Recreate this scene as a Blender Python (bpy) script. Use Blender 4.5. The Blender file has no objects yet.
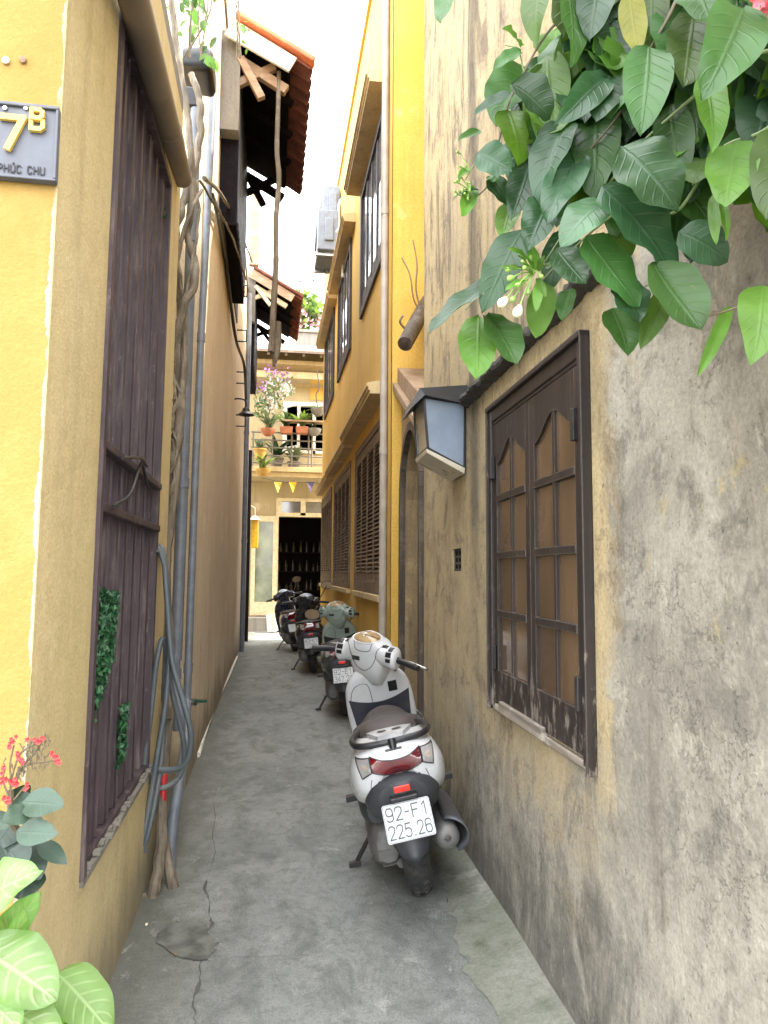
import bpy, bmesh, math, random
from mathutils import Vector, Matrix, noise as mnoise
from mathutils.bvhtree import BVHTree

scene = bpy.context.scene
COL = scene.collection
R = math.radians
random.seed(7)

# ------------------------------------------------------------------ camera, sky, sun, exposure
CAM_H, FOCAL, ROLL = 1.4, 710.0, 0.006
YAW, PITCH = R(9.061), R(4.885)
c_f = Vector((math.sin(YAW)*math.cos(PITCH), math.cos(YAW)*math.cos(PITCH), math.sin(PITCH)))
_r = Vector((math.cos(YAW), -math.sin(YAW), 0)); _u = _r.cross(c_f)
c_r = math.cos(ROLL)*_r + math.sin(ROLL)*_u
c_u = -math.sin(ROLL)*_r + math.cos(ROLL)*_u
cam_data = bpy.data.cameras.new('camera')
cam = bpy.data.objects.new('camera', cam_data); COL.objects.link(cam)
cam_data.sensor_fit = 'VERTICAL'; cam_data.sensor_height = 36.0
cam_data.lens = FOCAL/1024*36.0
cam_data.clip_start = 0.02; cam_data.clip_end = 2000
m3 = Matrix((c_r, c_u, -c_f)).transposed()
cam.matrix_world = Matrix.Translation((0, 0, CAM_H)) @ m3.to_4x4()
scene.camera = cam

SUN = Vector((0.8, -0.18, 1.25)).normalized()
world = bpy.data.worlds.new('World'); scene.world = world; world.use_nodes = True
wn = world.node_tree; wn.nodes.clear()
w_out = wn.nodes.new('ShaderNodeOutputWorld'); w_bg = wn.nodes.new('ShaderNodeBackground')
w_sky = wn.nodes.new('ShaderNodeTexSky'); w_sky.sky_type = 'NISHITA'; w_sky.sun_disc = False
w_sky.sun_elevation = math.asin(SUN.z); w_sky.sun_rotation = math.atan2(SUN.x, SUN.y)
w_sky.air_density = 1.0; w_sky.dust_density = 4.0; w_sky.ozone_density = 1.0
# thin bright cloud veil over the blue
w_tc = wn.nodes.new('ShaderNodeTexCoord'); w_no = wn.nodes.new('ShaderNodeTexNoise')
w_no.inputs['Scale'].default_value = 2.2; w_no.inputs['Detail'].default_value = 6
w_rmp = wn.nodes.new('ShaderNodeMapRange')
w_rmp.inputs['From Min'].default_value = 0.28; w_rmp.inputs['From Max'].default_value = 0.62
w_rmp.inputs['To Min'].default_value = 0.35; w_rmp.inputs['To Max'].default_value = 0.92
w_mix = wn.nodes.new('ShaderNodeMix'); w_mix.data_type = 'RGBA'
w_mix.inputs['B'].default_value = (13.6, 13.7, 13.9, 1)
wn.links.new(w_tc.outputs['Generated'], w_no.inputs['Vector'])
wn.links.new(w_no.outputs['Fac'], w_rmp.inputs['Value'])
wn.links.new(w_rmp.outputs['Result'], w_mix.inputs['Factor'])
wn.links.new(w_sky.outputs['Color'], w_mix.inputs['A'])
wn.links.new(w_mix.outputs['Result'], w_bg.inputs['Color'])
w_bg.inputs['Strength'].default_value = 0.15
wn.links.new(w_bg.outputs['Background'], w_out.inputs['Surface'])

sun_data = bpy.data.lights.new('sun', 'SUN'); sun_data.energy = 2.3; sun_data.angle = R(0.5)
sun_data.color = (1.0, 0.95, 0.87)
sun = bpy.data.objects.new('sun', sun_data); COL.objects.link(sun)
sun.rotation_euler = (-SUN).to_track_quat('-Z', 'Y').to_euler(); sun.location = (8, -3, 14)

vs = scene.view_settings
vs.view_transform = 'Standard'; vs.look = 'None'; vs.exposure = 2.35; vs.gamma = 1.0
try: vs.use_curve_mapping = False
except Exception: pass
scene.render.engine = 'CYCLES'
scene.cycles.max_bounces = 10; scene.cycles.diffuse_bounces = 6
scene.cycles.use_denoising = True

# ------------------------------------------------------------------ measuring helpers
def ray(px, py):
    return c_f + c_r*((px-384)/FOCAL) + c_u*((512-py)/FOCAL)
def at(px, py, Y):                       # point on the plane y = Y
    d = ray(px, py); t = Y/d.y
    return Vector((0, 0, CAM_H)) + d*t
def atx(px, py, X):
    d = ray(px, py); t = X/d.x
    return Vector((0, 0, CAM_H)) + d*t

# ------------------------------------------------------------------ object helpers
def thing(name, label, cat, loc=(0, 0, 0), rot=(0, 0, 0), group=None):
    o = bpy.data.objects.new(name, None); COL.objects.link(o)
    o.empty_display_size = 0.2
    o.location = loc; o.rotation_euler = rot
    o['label'] = label; o['category'] = cat
    if group: o['group'] = group
    return o
def tag(o, label, cat, group=None):
    o['label'] = label; o['category'] = cat
    if group: o['group'] = group
    return o
def world_of(o):
    m = o.matrix_basis.copy()
    while o.parent: o = o.parent; m = o.matrix_basis @ m
    return m
def relabel(o, label): o['label'] = label; return o
def copy_tree(o, parent=None):
    c = o.copy(); COL.objects.link(c)
    if parent: c.parent = parent
    for ch in list(o.children): copy_tree(ch, c)
    return c

def cr(p0, p1, p2, p3, t):
    return 0.5*((2*p1)+(p2-p0)*t+(2*p0-5*p1+4*p2-p3)*t*t+(3*p1-p0-3*p2+p3)*t*t*t)
def spline(pts, n, closed=False):
    pts = [Vector(p) for p in pts]; k = len(pts); out = []
    if closed:
        for i in range(k):
            for j in range(n):
                out.append(cr(pts[i-1], pts[i], pts[(i+1) % k], pts[(i+2) % k], j/n))
    else:
        for i in range(k-1):
            a = pts[i-1] if i > 0 else 2*pts[0]-pts[1]
            b = pts[i+2] if i+2 < k else 2*pts[-1]-pts[-2]
            for j in range(n): out.append(cr(a, pts[i], pts[i+1], b, j/n))
        out.append(pts[-1].copy())
    return out

class MB:
    def __init__(self, M=None):
        self.v = []; self.f = []; self.mi = []; self.uv = {}; self.M = M; self.cur = 0
    def add(self, vs_, fs_, M=None, uvs=None):
        b = len(self.v)
        for p in vs_:
            p = Vector(p)
            if M is not None: p = M @ p
            if self.M is not None: p = self.M(p) if callable(self.M) else self.M @ p
            self.v.append(p)
        for k, f in enumerate(fs_):
            if uvs is not None: self.uv[len(self.f)] = [uvs[i] for i in f]
            self.f.append([b+i for i in f]); self.mi.append(self.cur)
        return self
    def box(self, lo, hi, M=None):
        x0, y0, z0 = lo; x1, y1, z1 = hi
        V = [(x0,y0,z0),(x1,y0,z0),(x1,y1,z0),(x0,y1,z0),(x0,y0,z1),(x1,y0,z1),(x1,y1,z1),(x0,y1,z1)]
        return self.add(V, [(0,3,2,1),(4,5,6,7),(0,1,5,4),(1,2,6,5),(2,3,7,6),(3,0,4,7)], M)
    def cbox(self, c, s, M=None):
        return self.box([c[i]-s[i]/2 for i in range(3)], [c[i]+s[i]/2 for i in range(3)], M)
    def bar(self, a, b, w, h, up=(0, 0, 1)):
        a = Vector(a); b = Vector(b); d = (b-a).normalized(); s = d.cross(Vector(up))
        if s.length < 1e-4: s = d.cross(Vector((1, 0, 0)))
        s.normalize(); u = s.cross(d)
        V = []
        for p in (a, b):
            for i, j in ((-1,-1),(1,-1),(1,1),(-1,1)): V.append(p+s*(w/2*i)+u*(h/2*j))
        return self.add(V, [(3,2,1,0),(4,5,6,7),(0,1,5,4),(1,2,6,5),(2,3,7,6),(3,0,4,7)])
    def tube(self, pts, r, n=10, cap=True):
        pts = [Vector(p) for p in pts]; k = len(pts)
        rs = r if isinstance(r, (list, tuple)) else [r]*k
        V = []; F = []; t0 = (pts[1]-pts[0]).normalized()
        a = t0.orthogonal().normalized()
        for i in range(k):
            t = (pts[min(i+1, k-1)]-pts[max(i-1, 0)])
            if t.length < 1e-9: t = t0.copy()
            t.normalize(); a = (a - t*a.dot(t))
            if a.length < 1e-6: a = t.orthogonal()
            a.normalize(); b = t.cross(a)
            for j in range(n):
                th = 2*math.pi*j/n
                V.append(pts[i]+(a*math.cos(th)+b*math.sin(th))*rs[i])
        for i in range(k-1):
            for j in range(n):
                F.append((i*n+j, i*n+(j+1) % n, (i+1)*n+(j+1) % n, (i+1)*n+j))
        if cap: F.append(tuple(reversed(range(n)))); F.append(tuple(range((k-1)*n, k*n)))
        return self.add(V, F)
    def lathe(self, prof, M=None, n=32, cap=True):     # profile (radius, height) about local z
        V = []; F = []; k = len(prof)
        for r, h in prof:
            for j in range(n):
                th = 2*math.pi*j/n; V.append((r*math.cos(th), r*math.sin(th), h))
        for i in range(k-1):
            for j in range(n):
                F.append((i*n+j, i*n+(j+1) % n, (i+1)*n+(j+1) % n, (i+1)*n+j))
        if cap: F.append(tuple(reversed(range(n)))); F.append(tuple(range((k-1)*n, k*n)))
        return self.add(V, F, M)
    def loft(self, rings, nu=5, nv=5, cap=True, M=None):
        dense = [spline(r, nu, closed=True) for r in rings]
        m = len(dense[0]); cols = [spline([d[j] for d in dense], nv) for j in range(m)]
        k = len(cols[0]); V = [cols[j][i] for i in range(k) for j in range(m)]
        F = []
        for i in range(k-1):
            for j in range(m):
                F.append((i*m+j, i*m+(j+1) % m, (i+1)*m+(j+1) % m, (i+1)*m+j))
        if cap: F.append(tuple(reversed(range(m)))); F.append(tuple(range((k-1)*m, k*m)))
        return self.add(V, F, M)
    def grid(self, fn, nu, nv, M=None, thick=0):
        V = [Vector(fn(i/nu, j/nv)) for i in range(nu+1) for j in range(nv+1)]
        uv = [(i/nu, j/nv) for i in range(nu+1) for j in range(nv+1)]
        F = [(i*(nv+1)+j, (i+1)*(nv+1)+j, (i+1)*(nv+1)+j+1, i*(nv+1)+j+1) for i in range(nu) for j in range(nv)]
        return self.add(V, F, M, uvs=uv)
    def prism(self, poly, a, b, fn):     # polygon (p,q) swept from a to b, fn(p,q,t) -> xyz
        k = len(poly)
        V = [fn(p, q, a) for p, q in poly]+[fn(p, q, b) for p, q in poly]
        F = [tuple(range(k)), tuple(reversed(range(k, 2*k)))]
        for i in range(k): F.append((i, (i+1) % k, k+(i+1) % k, k+i))
        return self.add(V, F)
    def panel(self, us, zs, holes, w0, w1, fn):  # wall slab with rectangular holes, no inner faces
        def solid(i, j):
            if i < 0 or j < 0 or i >= len(us)-1 or j >= len(zs)-1: return False
            cu = (us[i]+us[i+1])/2; cz = (zs[j]+zs[j+1])/2
            return not any(h[0] < cu < h[1] and h[2] < cz < h[3] for h in holes)
        for i in range(len(us)-1):
            for j in range(len(zs)-1):
                if not solid(i, j): continue
                a, b, c, d = us[i], us[i+1], zs[j], zs[j+1]
                q = lambda pts: self.add([fn(*p) for p in pts], [(0, 1, 2, 3)])
                q([(a,w1,c),(b,w1,c),(b,w1,d),(a,w1,d)]); q([(a,w0,c),(a,w0,d),(b,w0,d),(b,w0,c)])
                if not solid(i-1, j): q([(a,w0,c),(a,w1,c),(a,w1,d),(a,w0,d)])
                if not solid(i+1, j): q([(b,w1,c),(b,w0,c),(b,w0,d),(b,w1,d)])
                if not solid(i, j-1): q([(a,w0,c),(b,w0,c),(b,w1,c),(a,w1,c)])
                if not solid(i, j+1): q([(a,w1,d),(b,w1,d),(b,w0,d),(a,w0,d)])
        return self
    def mesh(self, name, mats):
        me = bpy.data.meshes.new(name)
        me.from_pydata([tuple(p) for p in self.v], [], self.f)
        for m in (mats if isinstance(mats, (list, tuple)) else [mats]): me.materials.append(m)
        for p, i in zip(me.polygons, self.mi): p.material_index = i
        if self.uv:
            lay = me.uv_layers.new(name='UVMap')
            for p in me.polygons:
                u = self.uv.get(p.index)
                if u:
                    for li, c in zip(p.loop_indices, u): lay.data[li].uv = c
        return me
    def build(self, name, mats, parent=None, smooth=38, local=False, bevel=0, weld=True, recalc=True):
        if parent is not None and not local:
            inv = world_of(parent).inverted(); self.v = [inv @ p for p in self.v]
        me = self.mesh(name, mats)
        if recalc or weld:
            bm = bmesh.new(); bm.from_mesh(me)
            if weld: bmesh.ops.remove_doubles(bm, verts=bm.verts, dist=1e-5)
            if recalc: bmesh.ops.recalc_face_normals(bm, faces=bm.faces)
            bm.to_mesh(me); bm.free()
        if smooth:
            for p in me.polygons: p.use_smooth = True
            me.set_sharp_from_angle(angle=R(smooth))
        o = bpy.data.objects.new(name, me); COL.objects.link(o)
        if parent is not None: o.parent = parent
        if bevel:
            bv = o.modifiers.new('bevel', 'BEVEL'); bv.width = bevel; bv.segments = 2
            bv.limit_method = 'ANGLE'; bv.angle_limit = R(40)
        return o

# stroke lettering: every character a set of polylines in a 0..1 x 0..1.6 box
GLYPH = {
 '0': [[(.2,0),(0,.25),(0,1.35),(.2,1.6),(.8,1.6),(1,1.35),(1,.25),(.8,0),(.2,0)]],
 '1': [[(.2,1.25),(.62,1.6),(.62,0)]],
 '2': [[(0,1.2),(.05,1.45),(.25,1.6),(.75,1.6),(1,1.4),(1,1.05),(.85,.8),(0,0),(1,0)]],
 '3': [[(0,1.4),(.25,1.6),(.75,1.6),(1,1.4),(1,1.05),(.8,.85),(.4,.85)],[(.8,.85),(1,.65),(1,.22),(.75,0),(.25,0),(0,.2)]],
 '4': [[(.75,0),(.75,1.6),(0,.45),(1,.45)]],
 '5': [[(.95,1.6),(.1,1.6),(.05,.9),(.3,1.02),(.7,1.02),(1,.8),(1,.25),(.75,0),(.25,0),(0,.2)]],
 '6': [[(1,1.38),(.78,1.6),(.25,1.6),(0,1.35),(0,.25),(.22,0),(.78,0),(1,.25),(1,.7),(.78,.92),(.22,.92),(0,.7)]],
 '7': [[(0,1.6),(1,1.6),(.35,0)]],
 '9': [[(0,.22),(.22,0),(.75,0),(1,.25),(1,1.35),(.78,1.6),(.22,1.6),(0,1.35),(0,.9),(.22,.68),(.78,.68),(1,.9)]],
 'F': [[(0,0),(0,1.6),(1,1.6)],[(0,.85),(.8,.85)]], 'E': [[(1,0),(0,0),(0,1.6),(1,1.6)],[(0,.85),(.8,.85)]],
 'K': [[(0,0),(0,1.6)],[(1,1.6),(.05,.75),(1,0)]], 'P': [[(0,0),(0,1.6),(.75,1.6),(1,1.4),(1,.95),(.75,.75),(0,.75)]],
 'H': [[(0,0),(0,1.6)],[(1,0),(1,1.6)],[(0,.82),(1,.82)]], 'U': [[(0,1.6),(0,.25),(.25,0),(.75,0),(1,.25),(1,1.6)]],
 'Ú': [[(0,1.6),(0,.25),(.25,0),(.75,0),(1,.25),(1,1.6)],[(.45,1.85),(.75,2.15)]],
 'C': [[(1,1.3),(.75,1.6),(.25,1.6),(0,1.35),(0,.25),(.25,0),(.75,0),(1,.3)]],
 'B': [[(0,0),(0,1.6),(.7,1.6),(.93,1.42),(.93,1.05),(.7,.86),(0,.86)],[(.7,.86),(1,.66),(1,.2),(.75,0),(0,0)]],
 '-': [[(.2,.8),(.8,.8)]], '.': [[(.42,.0),(.58,.0)]], ' ': []}
def lettering(mb, text, h, M, stroke=0.2, gap=0.42, narrow=0.86, thick=0.0012):
    """flat strokes of height h, centred on M's origin"""
    sc = h/1.6; adv = {c: (0.35 if c == '.' else 0.8 if c == '-' else 0.6 if c == ' ' else 1.0) for c in text}
    total = sum(adv[c] for c in text)+gap*(len(text)-1); x = -total/2; hw = stroke/2; lift = 0
    for c in text:
        for line in GLYPH[c]:
            off = (1-adv[c])/2 if c in '.-' else 0
            for (a, b) in zip(line[:-1], line[1:]):
                a2 = Vector((a[0]-off, a[1]-.8)); b2 = Vector((b[0]-off, b[1]-.8)); d = (b2-a2)
                if d.length < 1e-6: continue
                d.normalize(); n = Vector((-d.y, d.x)); a2 = a2-d*hw*0.75; b2 = b2+d*hw*0.75
                q = [a2+n*hw, a2-n*hw, b2-n*hw, b2+n*hw]
                P = [((x+p.x)*sc*narrow, p.y*sc, 0) for p in q]
                lift = (lift+1) % 7; tk = thick*(1+0.08*lift); P = [(p[0], p[1], -0.00005*lift) for p in P]
                mb.add(P+[(p[0], p[1], tk) for p in P], [(0,3,2,1),(4,5,6,7),(0,1,5,4),(1,2,6,5),(2,3,7,6),(3,0,4,7)], M)
        x += adv[c]+gap
    return mb

# ------------------------------------------------------------------ materials
class NT:
    def __init__(self, name):
        self.m = bpy.data.materials.new(name); self.m.use_nodes = True
        self.t = self.m.node_tree; self.b = self.t.nodes['Principled BSDF']
        self.tc = self.t.nodes.new('ShaderNodeTexCoord')
    def n(self, typ, **kw):
        x = self.t.nodes.new(typ)
        for k, v in kw.items(): setattr(x, k, v)
        return x
    def put(self, sock, val):
        if isinstance(val, bpy.types.NodeSocket): self.t.links.new(val, sock)
        elif val is not None:
            if sock.type == 'RGBA' and len(val) == 3: val = (*val, 1)
            sock.default_value = val
    def vec(self, scale=(1, 1, 1), loc=(0, 0, 0), src='Object'):
        m = self.n('ShaderNodeMapping'); self.put(m.inputs['Vector'], self.tc.outputs[src])
        m.inputs['Scale'].default_value = scale; m.inputs['Location'].default_value = loc
        return m.outputs['Vector']
    def noise(self, scale, detail=6, rough=0.55, vec=None, dist=0.0):
        x = self.n('ShaderNodeTexNoise'); x.inputs['Scale'].default_value = scale
        x.inputs['Detail'].default_value = detail; x.inputs['Roughness'].default_value = rough
        x.inputs['Distortion'].default_value = dist
        self.put(x.inputs['Vector'], vec if vec is not None else self.tc.outputs['Object'])
        return x.outputs['Fac']
    def voro(self, scale, vec=None, feature='F1'):
        x = self.n('ShaderNodeTexVoronoi'); x.feature = feature; x.inputs['Scale'].default_value = scale
        self.put(x.inputs['Vector'], vec if vec is not None else self.tc.outputs['Object'])
        return x.outputs['Distance']
    def rng(self, v, a, b, c=0.0, d=1.0, smooth=True):
        x = self.n('ShaderNodeMapRange'); x.interpolation_type = 'SMOOTHSTEP' if smooth else 'LINEAR'
        self.put(x.inputs['Value'], v)
        for k, q in (('From Min', a), ('From Max', b), ('To Min', c), ('To Max', d)): self.put(x.inputs[k], q)
        return x.outputs['Result']
    def mix(self, f, a, b, mode='MIX'):
        x = self.n('ShaderNodeMix', data_type='RGBA', blend_type=mode)
        self.put(x.inputs['Factor'], f); self.put(x.inputs['A'], a); self.put(x.inputs['B'], b)
        return x.outputs['Result']
    def math(self, op, a, b=None, c=None):
        x = self.n('ShaderNodeMath', operation=op)
        self.put(x.inputs[0], a); self.put(x.inputs[1], b); self.put(x.inputs[2], c)
        return x.outputs[0]
    def sep(self, src='Object', vec=None):
        x = self.n('ShaderNodeSeparateXYZ'); self.put(x.inputs[0], vec if vec is not None else self.tc.outputs[src])
        return x.outputs
    def bump(self, h, strength=0.3, dist=0.01):
        x = self.n('ShaderNodeBump'); x.inputs['Strength'].default_value = strength
        x.inputs['Distance'].default_value = dist; self.put(x.inputs['Height'], h)
        self.put(self.b.inputs['Normal'], x.outputs['Normal'])
    def out(self, color=None, rough=None, metal=None, **kw):
        if color is not None: self.put(self.b.inputs['Base Color'], color)
        if rough is not None: self.put(self.b.inputs['Roughness'], rough)
        if metal is not None: self.put(self.b.inputs['Metallic'], metal)
        for k, v in kw.items(): self.put(self.b.inputs[k.replace('_', ' ')], v)
        return self.m

def simple(name, col, rough=0.5, metal=0.0, var=0.15, scale=14, dirt=None, dirt_amt=0.35, bump=0.0, **kw):
    t = NT(name)
    n1 = t.noise(scale, 5)
    dark = tuple(c*(1-var) for c in col); lite = tuple(min(1, c*(1+var)) for c in col)
    c = t.mix(t.rng(n1, 0.3, 0.7), dark, lite)
    if dirt is not None:
        n2 = t.noise(scale*0.35, 8, 0.65, vec=t.vec(loc=(3, 7, 1)))
        c = t.mix(t.math('MULTIPLY', t.rng(n2, 0.5, 0.72), dirt_amt), c, dirt)
    r = t.rng(n1, 0.2, 0.8, max(0, rough-0.08), min(1, rough+0.08))
    if bump: t.bump(t.noise(scale*3, 4), bump, 0.004)
    return t.out(c, r, metal, **kw)

def plaster(name, base, alt, dark, light=None, streak=0.5, grain=70, chips=0.0, low=None, low_h=0.5, big=1.1, bumpy=0.35, rough=0.92):
    t = NT(name)
    c = t.mix(t.rng(t.noise(big, 8, 0.62), 0.32, 0.68), base, alt)
    st = t.noise(1.0, 7, 0.6, vec=t.vec((7, 7, 0.55)))
    c = t.mix(t.math('MULTIPLY', t.rng(st, 0.5, 0.78), streak), c, dark)
    st2 = t.noise(1.0, 5, 0.6, vec=t.vec((26, 26, 1.6), (4, 2, 9)))
    c = t.mix(t.math('MULTIPLY', t.rng(st2, 0.48, 0.75), streak*0.5), c, dark)
    g = t.noise(grain, 4, 0.7)
    c = t.mix(t.rng(g, 0.25, 0.75, 0.0, 0.5), c, t.mix(1.0, c, (0.5, 0.49, 0.47), 'MULTIPLY'))
    bl = t.noise(5.5, 9, 0.75, vec=t.vec((1, 1, 0.6), (6, 1, 2)))
    c = t.mix(t.rng(bl, 0.45, 0.75, 0.0, 0.4*min(1, streak*1.5)), c, t.mix(1.0, c, (0.55, 0.52, 0.48), 'MULTIPLY'))
    if light is not None:
        l = t.noise(2.3, 9, 0.7, vec=t.vec(loc=(9, 1, 5)))
        c = t.mix(t.math('MULTIPLY', t.rng(l, 0.58, 0.68), 0.7), c, light)
    if chips:
        ch = t.noise(9, 8, 0.75, vec=t.vec((1, 1, 0.6), (2, 5, 3)))
        c = t.mix(t.rng(ch, 0.74-chips*0.1, 0.75-chips*0.1), c, (0.55, 0.53, 0.48))
    if low is not None:
        z = t.sep()[2]
        zz = t.math('ADD', z, t.math('MULTIPLY', t.math('SUBTRACT', t.noise(2.6, 9, 0.7, vec=t.vec((1.6, 1.6, 0.6))), 0.5), -low_h*2.2))
        c = t.mix(t.rng(zz, 0.0, low_h, 0.85, 0.0), c, low)
    h = t.math('ADD', t.math('MULTIPLY', g, 0.35), t.noise(9, 7, 0.6))
    t.bump(h, bumpy, 0.012)
    return t.out(c, rough)

def wood(name, col, dark, worn=None, axis=2, worn_amt=0.5, rough=0.7, spec=0.5):
    t = NT(name)
    sc = [30, 30, 30]; sc[axis] = 1.6
    g = t.noise(1.0, 6, 0.65, vec=t.vec(tuple(sc)))
    c = t.mix(t.rng(g, 0.3, 0.7), dark, col)
    if worn is not None:
        w = t.noise(5.0, 8, 0.7)
        w = t.math('ADD', w, t.math('MULTIPLY', g, 0.25))
        c = t.mix(t.math('MULTIPLY', t.rng(w, 0.62, 0.74), worn_amt), c, worn)
    t.bump(g, 0.35, 0.004)
    return t.out(c, rough, Specular_IOR_Level=spec)
# ------------------------------------------------------------------ shared materials
M = {}
M['yellow_paint'] = plaster('yellow_paint', (0.64,0.395,0.07), (0.70,0.45,0.105), (0.36,0.21,0.06), (0.64,0.47,0.2), streak=0.35, grain=60, bumpy=0.22, low=(0.33,0.24,0.12), low_h=0.35)
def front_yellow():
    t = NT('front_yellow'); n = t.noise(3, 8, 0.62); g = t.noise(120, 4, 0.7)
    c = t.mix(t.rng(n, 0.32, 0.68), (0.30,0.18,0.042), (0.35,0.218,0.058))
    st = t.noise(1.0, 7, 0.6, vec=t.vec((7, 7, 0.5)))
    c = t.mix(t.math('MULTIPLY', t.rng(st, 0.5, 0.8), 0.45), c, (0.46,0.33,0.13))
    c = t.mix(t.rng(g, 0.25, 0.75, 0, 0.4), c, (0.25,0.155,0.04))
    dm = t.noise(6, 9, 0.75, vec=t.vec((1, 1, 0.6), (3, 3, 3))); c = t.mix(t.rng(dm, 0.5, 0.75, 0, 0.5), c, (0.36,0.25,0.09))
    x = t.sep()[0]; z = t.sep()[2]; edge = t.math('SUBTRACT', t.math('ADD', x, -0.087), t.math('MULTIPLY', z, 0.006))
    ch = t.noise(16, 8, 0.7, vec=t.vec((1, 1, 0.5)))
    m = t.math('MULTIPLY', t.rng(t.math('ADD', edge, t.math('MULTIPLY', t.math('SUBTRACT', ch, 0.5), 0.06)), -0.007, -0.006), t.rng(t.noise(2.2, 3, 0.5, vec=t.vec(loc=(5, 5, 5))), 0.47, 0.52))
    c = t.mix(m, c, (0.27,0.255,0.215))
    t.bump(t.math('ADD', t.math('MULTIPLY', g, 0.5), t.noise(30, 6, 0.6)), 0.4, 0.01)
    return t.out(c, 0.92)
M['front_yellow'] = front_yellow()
M['sand_wall'] = plaster('sand_wall', (0.64,0.50,0.245), (0.69,0.56,0.30), (0.50,0.39,0.20), (0.68,0.56,0.34), streak=0.65, grain=110, bumpy=0.7, chips=0.12, low=(0.20,0.175,0.115), low_h=0.42, big=1.6)
M['peach_wall'] = plaster('peach_wall', (0.77,0.65,0.46), (0.70,0.58,0.41), (0.47,0.39,0.28), (0.79,0.69,0.52), streak=0.55, grain=60, bumpy=0.25, low=(0.19,0.15,0.09), low_h=0.5)
M['old_wall'] = plaster('old_wall', (0.38,0.27,0.13), (0.28,0.21,0.12), (0.09,0.07,0.05), (0.45,0.33,0.15), streak=0.85, grain=60, bumpy=0.5, chips=0.3)
M['far_wall'] = plaster('far_wall', (0.50,0.40,0.22), (0.42,0.34,0.2), (0.2,0.16,0.1), (0.55,0.48,0.32), streak=0.4, bumpy=0.2)
M['cornice'] = plaster('cornice', (0.62,0.47,0.25), (0.54,0.41,0.22), (0.25,0.19,0.12), (0.64,0.52,0.32), streak=0.5, bumpy=0.3, big=4)
M['white_paint'] = simple('white_paint', (0.72,0.69,0.6), 0.55, dirt=(0.35,0.28,0.18), bump=0.1)
M['cream_paint'] = simple('cream_paint', (0.62,0.52,0.34), 0.5, dirt=(0.3,0.22,0.13), bump=0.1)
M['shutter_wood'] = wood('shutter_wood', (0.17,0.115,0.075), (0.10,0.07,0.048), (0.26,0.2,0.14), axis=1, worn_amt=0.4)
M['dark_frame'] = wood('dark_frame', (0.05,0.038,0.034), (0.026,0.02,0.019), (0.12,0.1,0.085), axis=2, worn_amt=0.3)
def window_wood():
    t = NT('window_wood'); g = t.noise(1.0, 6, 0.65, vec=t.vec((30, 30, 1.6)))
    c = t.mix(t.rng(g, 0.3, 0.7), (0.011,0.008,0.0075), (0.026,0.018,0.016))
    z = t.sep()[2]; w = t.noise(26.0, 8, 0.75, vec=t.vec((1, 1, 0.35))); lowm = t.rng(z, 0.85, 1.3, 0.10, 0.0)
    w = t.math('ADD', w, lowm)
    c = t.mix(t.math('MULTIPLY', t.rng(w, 0.60, 0.70), 0.75), c, (0.20,0.17,0.14))
    bv = t.n('ShaderNodeBevel'); bv.samples = 4; bv.inputs['Radius'].default_value = 0.007; ge = t.n('ShaderNodeNewGeometry')
    dp = t.n('ShaderNodeVectorMath', operation='DOT_PRODUCT'); t.put(dp.inputs[0], bv.outputs[0]); t.put(dp.inputs[1], ge.outputs['Normal'])
    ed = t.math('ADD', t.math('SUBTRACT', 1.0, dp.outputs['Value']), t.math('MULTIPLY', t.math('SUBTRACT', t.noise(18, 7, 0.75), 0.5), 0.5))
    c = t.mix(t.rng(ed, 0.10, 0.22, 0, 0.55), c, (0.22,0.185,0.155))
    t.bump(t.math('ADD', g, w), 0.35, 0.004); return t.out(c, 0.5)
M['window_wood'] = window_wood()
M['timber'] = wood('timber', (0.36,0.24,0.15), (0.26,0.165,0.10), (0.44,0.36,0.28), axis=0, worn_amt=0.5)
M['black_timber'] = wood('black_timber', (0.016,0.013,0.014), (0.008,0.007,0.009), axis=1, rough=0.95, spec=0.05)
M['tile'] = simple('roof_tile', (0.17,0.055,0.035), 0.9, var=0.35, scale=6, dirt=(0.10,0.07,0.05), dirt_amt=0.6, bump=0.2)  # base colour darkened to stand in for the tiles' backlit shade
M['glass_sky'] = simple('window_glass', (0.16,0.17,0.19), 0.05, var=0.3, scale=2, Specular_IOR_Level=1.0)
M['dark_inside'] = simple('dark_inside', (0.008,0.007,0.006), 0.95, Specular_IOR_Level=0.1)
def brown_pane():
    t = NT('brown_pane'); n = t.noise(1.3, 3, 0.5, vec=t.vec((2.5, 1, 0.7)), dist=0.6); d = t.noise(3.5, 6, 0.6)
    c = t.mix(t.rng(n, 0.35, 0.65), (0.062,0.037,0.021), (0.112,0.070,0.040))
    fold = t.noise(1.0, 2, 0.5, vec=t.vec((30, 1, 0.8), (2, 2, 2))); c = t.mix(t.rng(fold, 0.4, 0.7, 0, 0.35), c, (0.045,0.028,0.017))
    return t.out(c, t.rng(d, 0.3, 0.75, 0.05, 0.3), Specular_IOR_Level=0.8)
M['brown_pane'] = brown_pane()
M['pvc_grey'] = simple('pvc_grey', (0.125,0.14,0.165), 0.45, dirt=(0.11,0.10,0.085), dirt_amt=0.6, bump=0.05)
M['pvc_beige'] = simple('pvc_beige', (0.20,0.155,0.115), 0.6, dirt=(0.12,0.09,0.065), dirt_amt=0.5, scale=6)
M['pipe_brown'] = simple('pipe_taupe', (0.33,0.295,0.25), 0.5, dirt=(0.22,0.19,0.15), scale=6)
M['black_metal'] = simple('black_metal', (0.014,0.013,0.013), 0.45, dirt=(0.06,0.05,0.045))
M['steel'] = simple('steel', (0.55,0.55,0.54), 0.3, 1.0)
M['concrete'] = plaster('concrete', (0.27,0.25,0.21), (0.2,0.185,0.16), (0.07,0.065,0.055), streak=0.7, chips=0.4)
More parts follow.
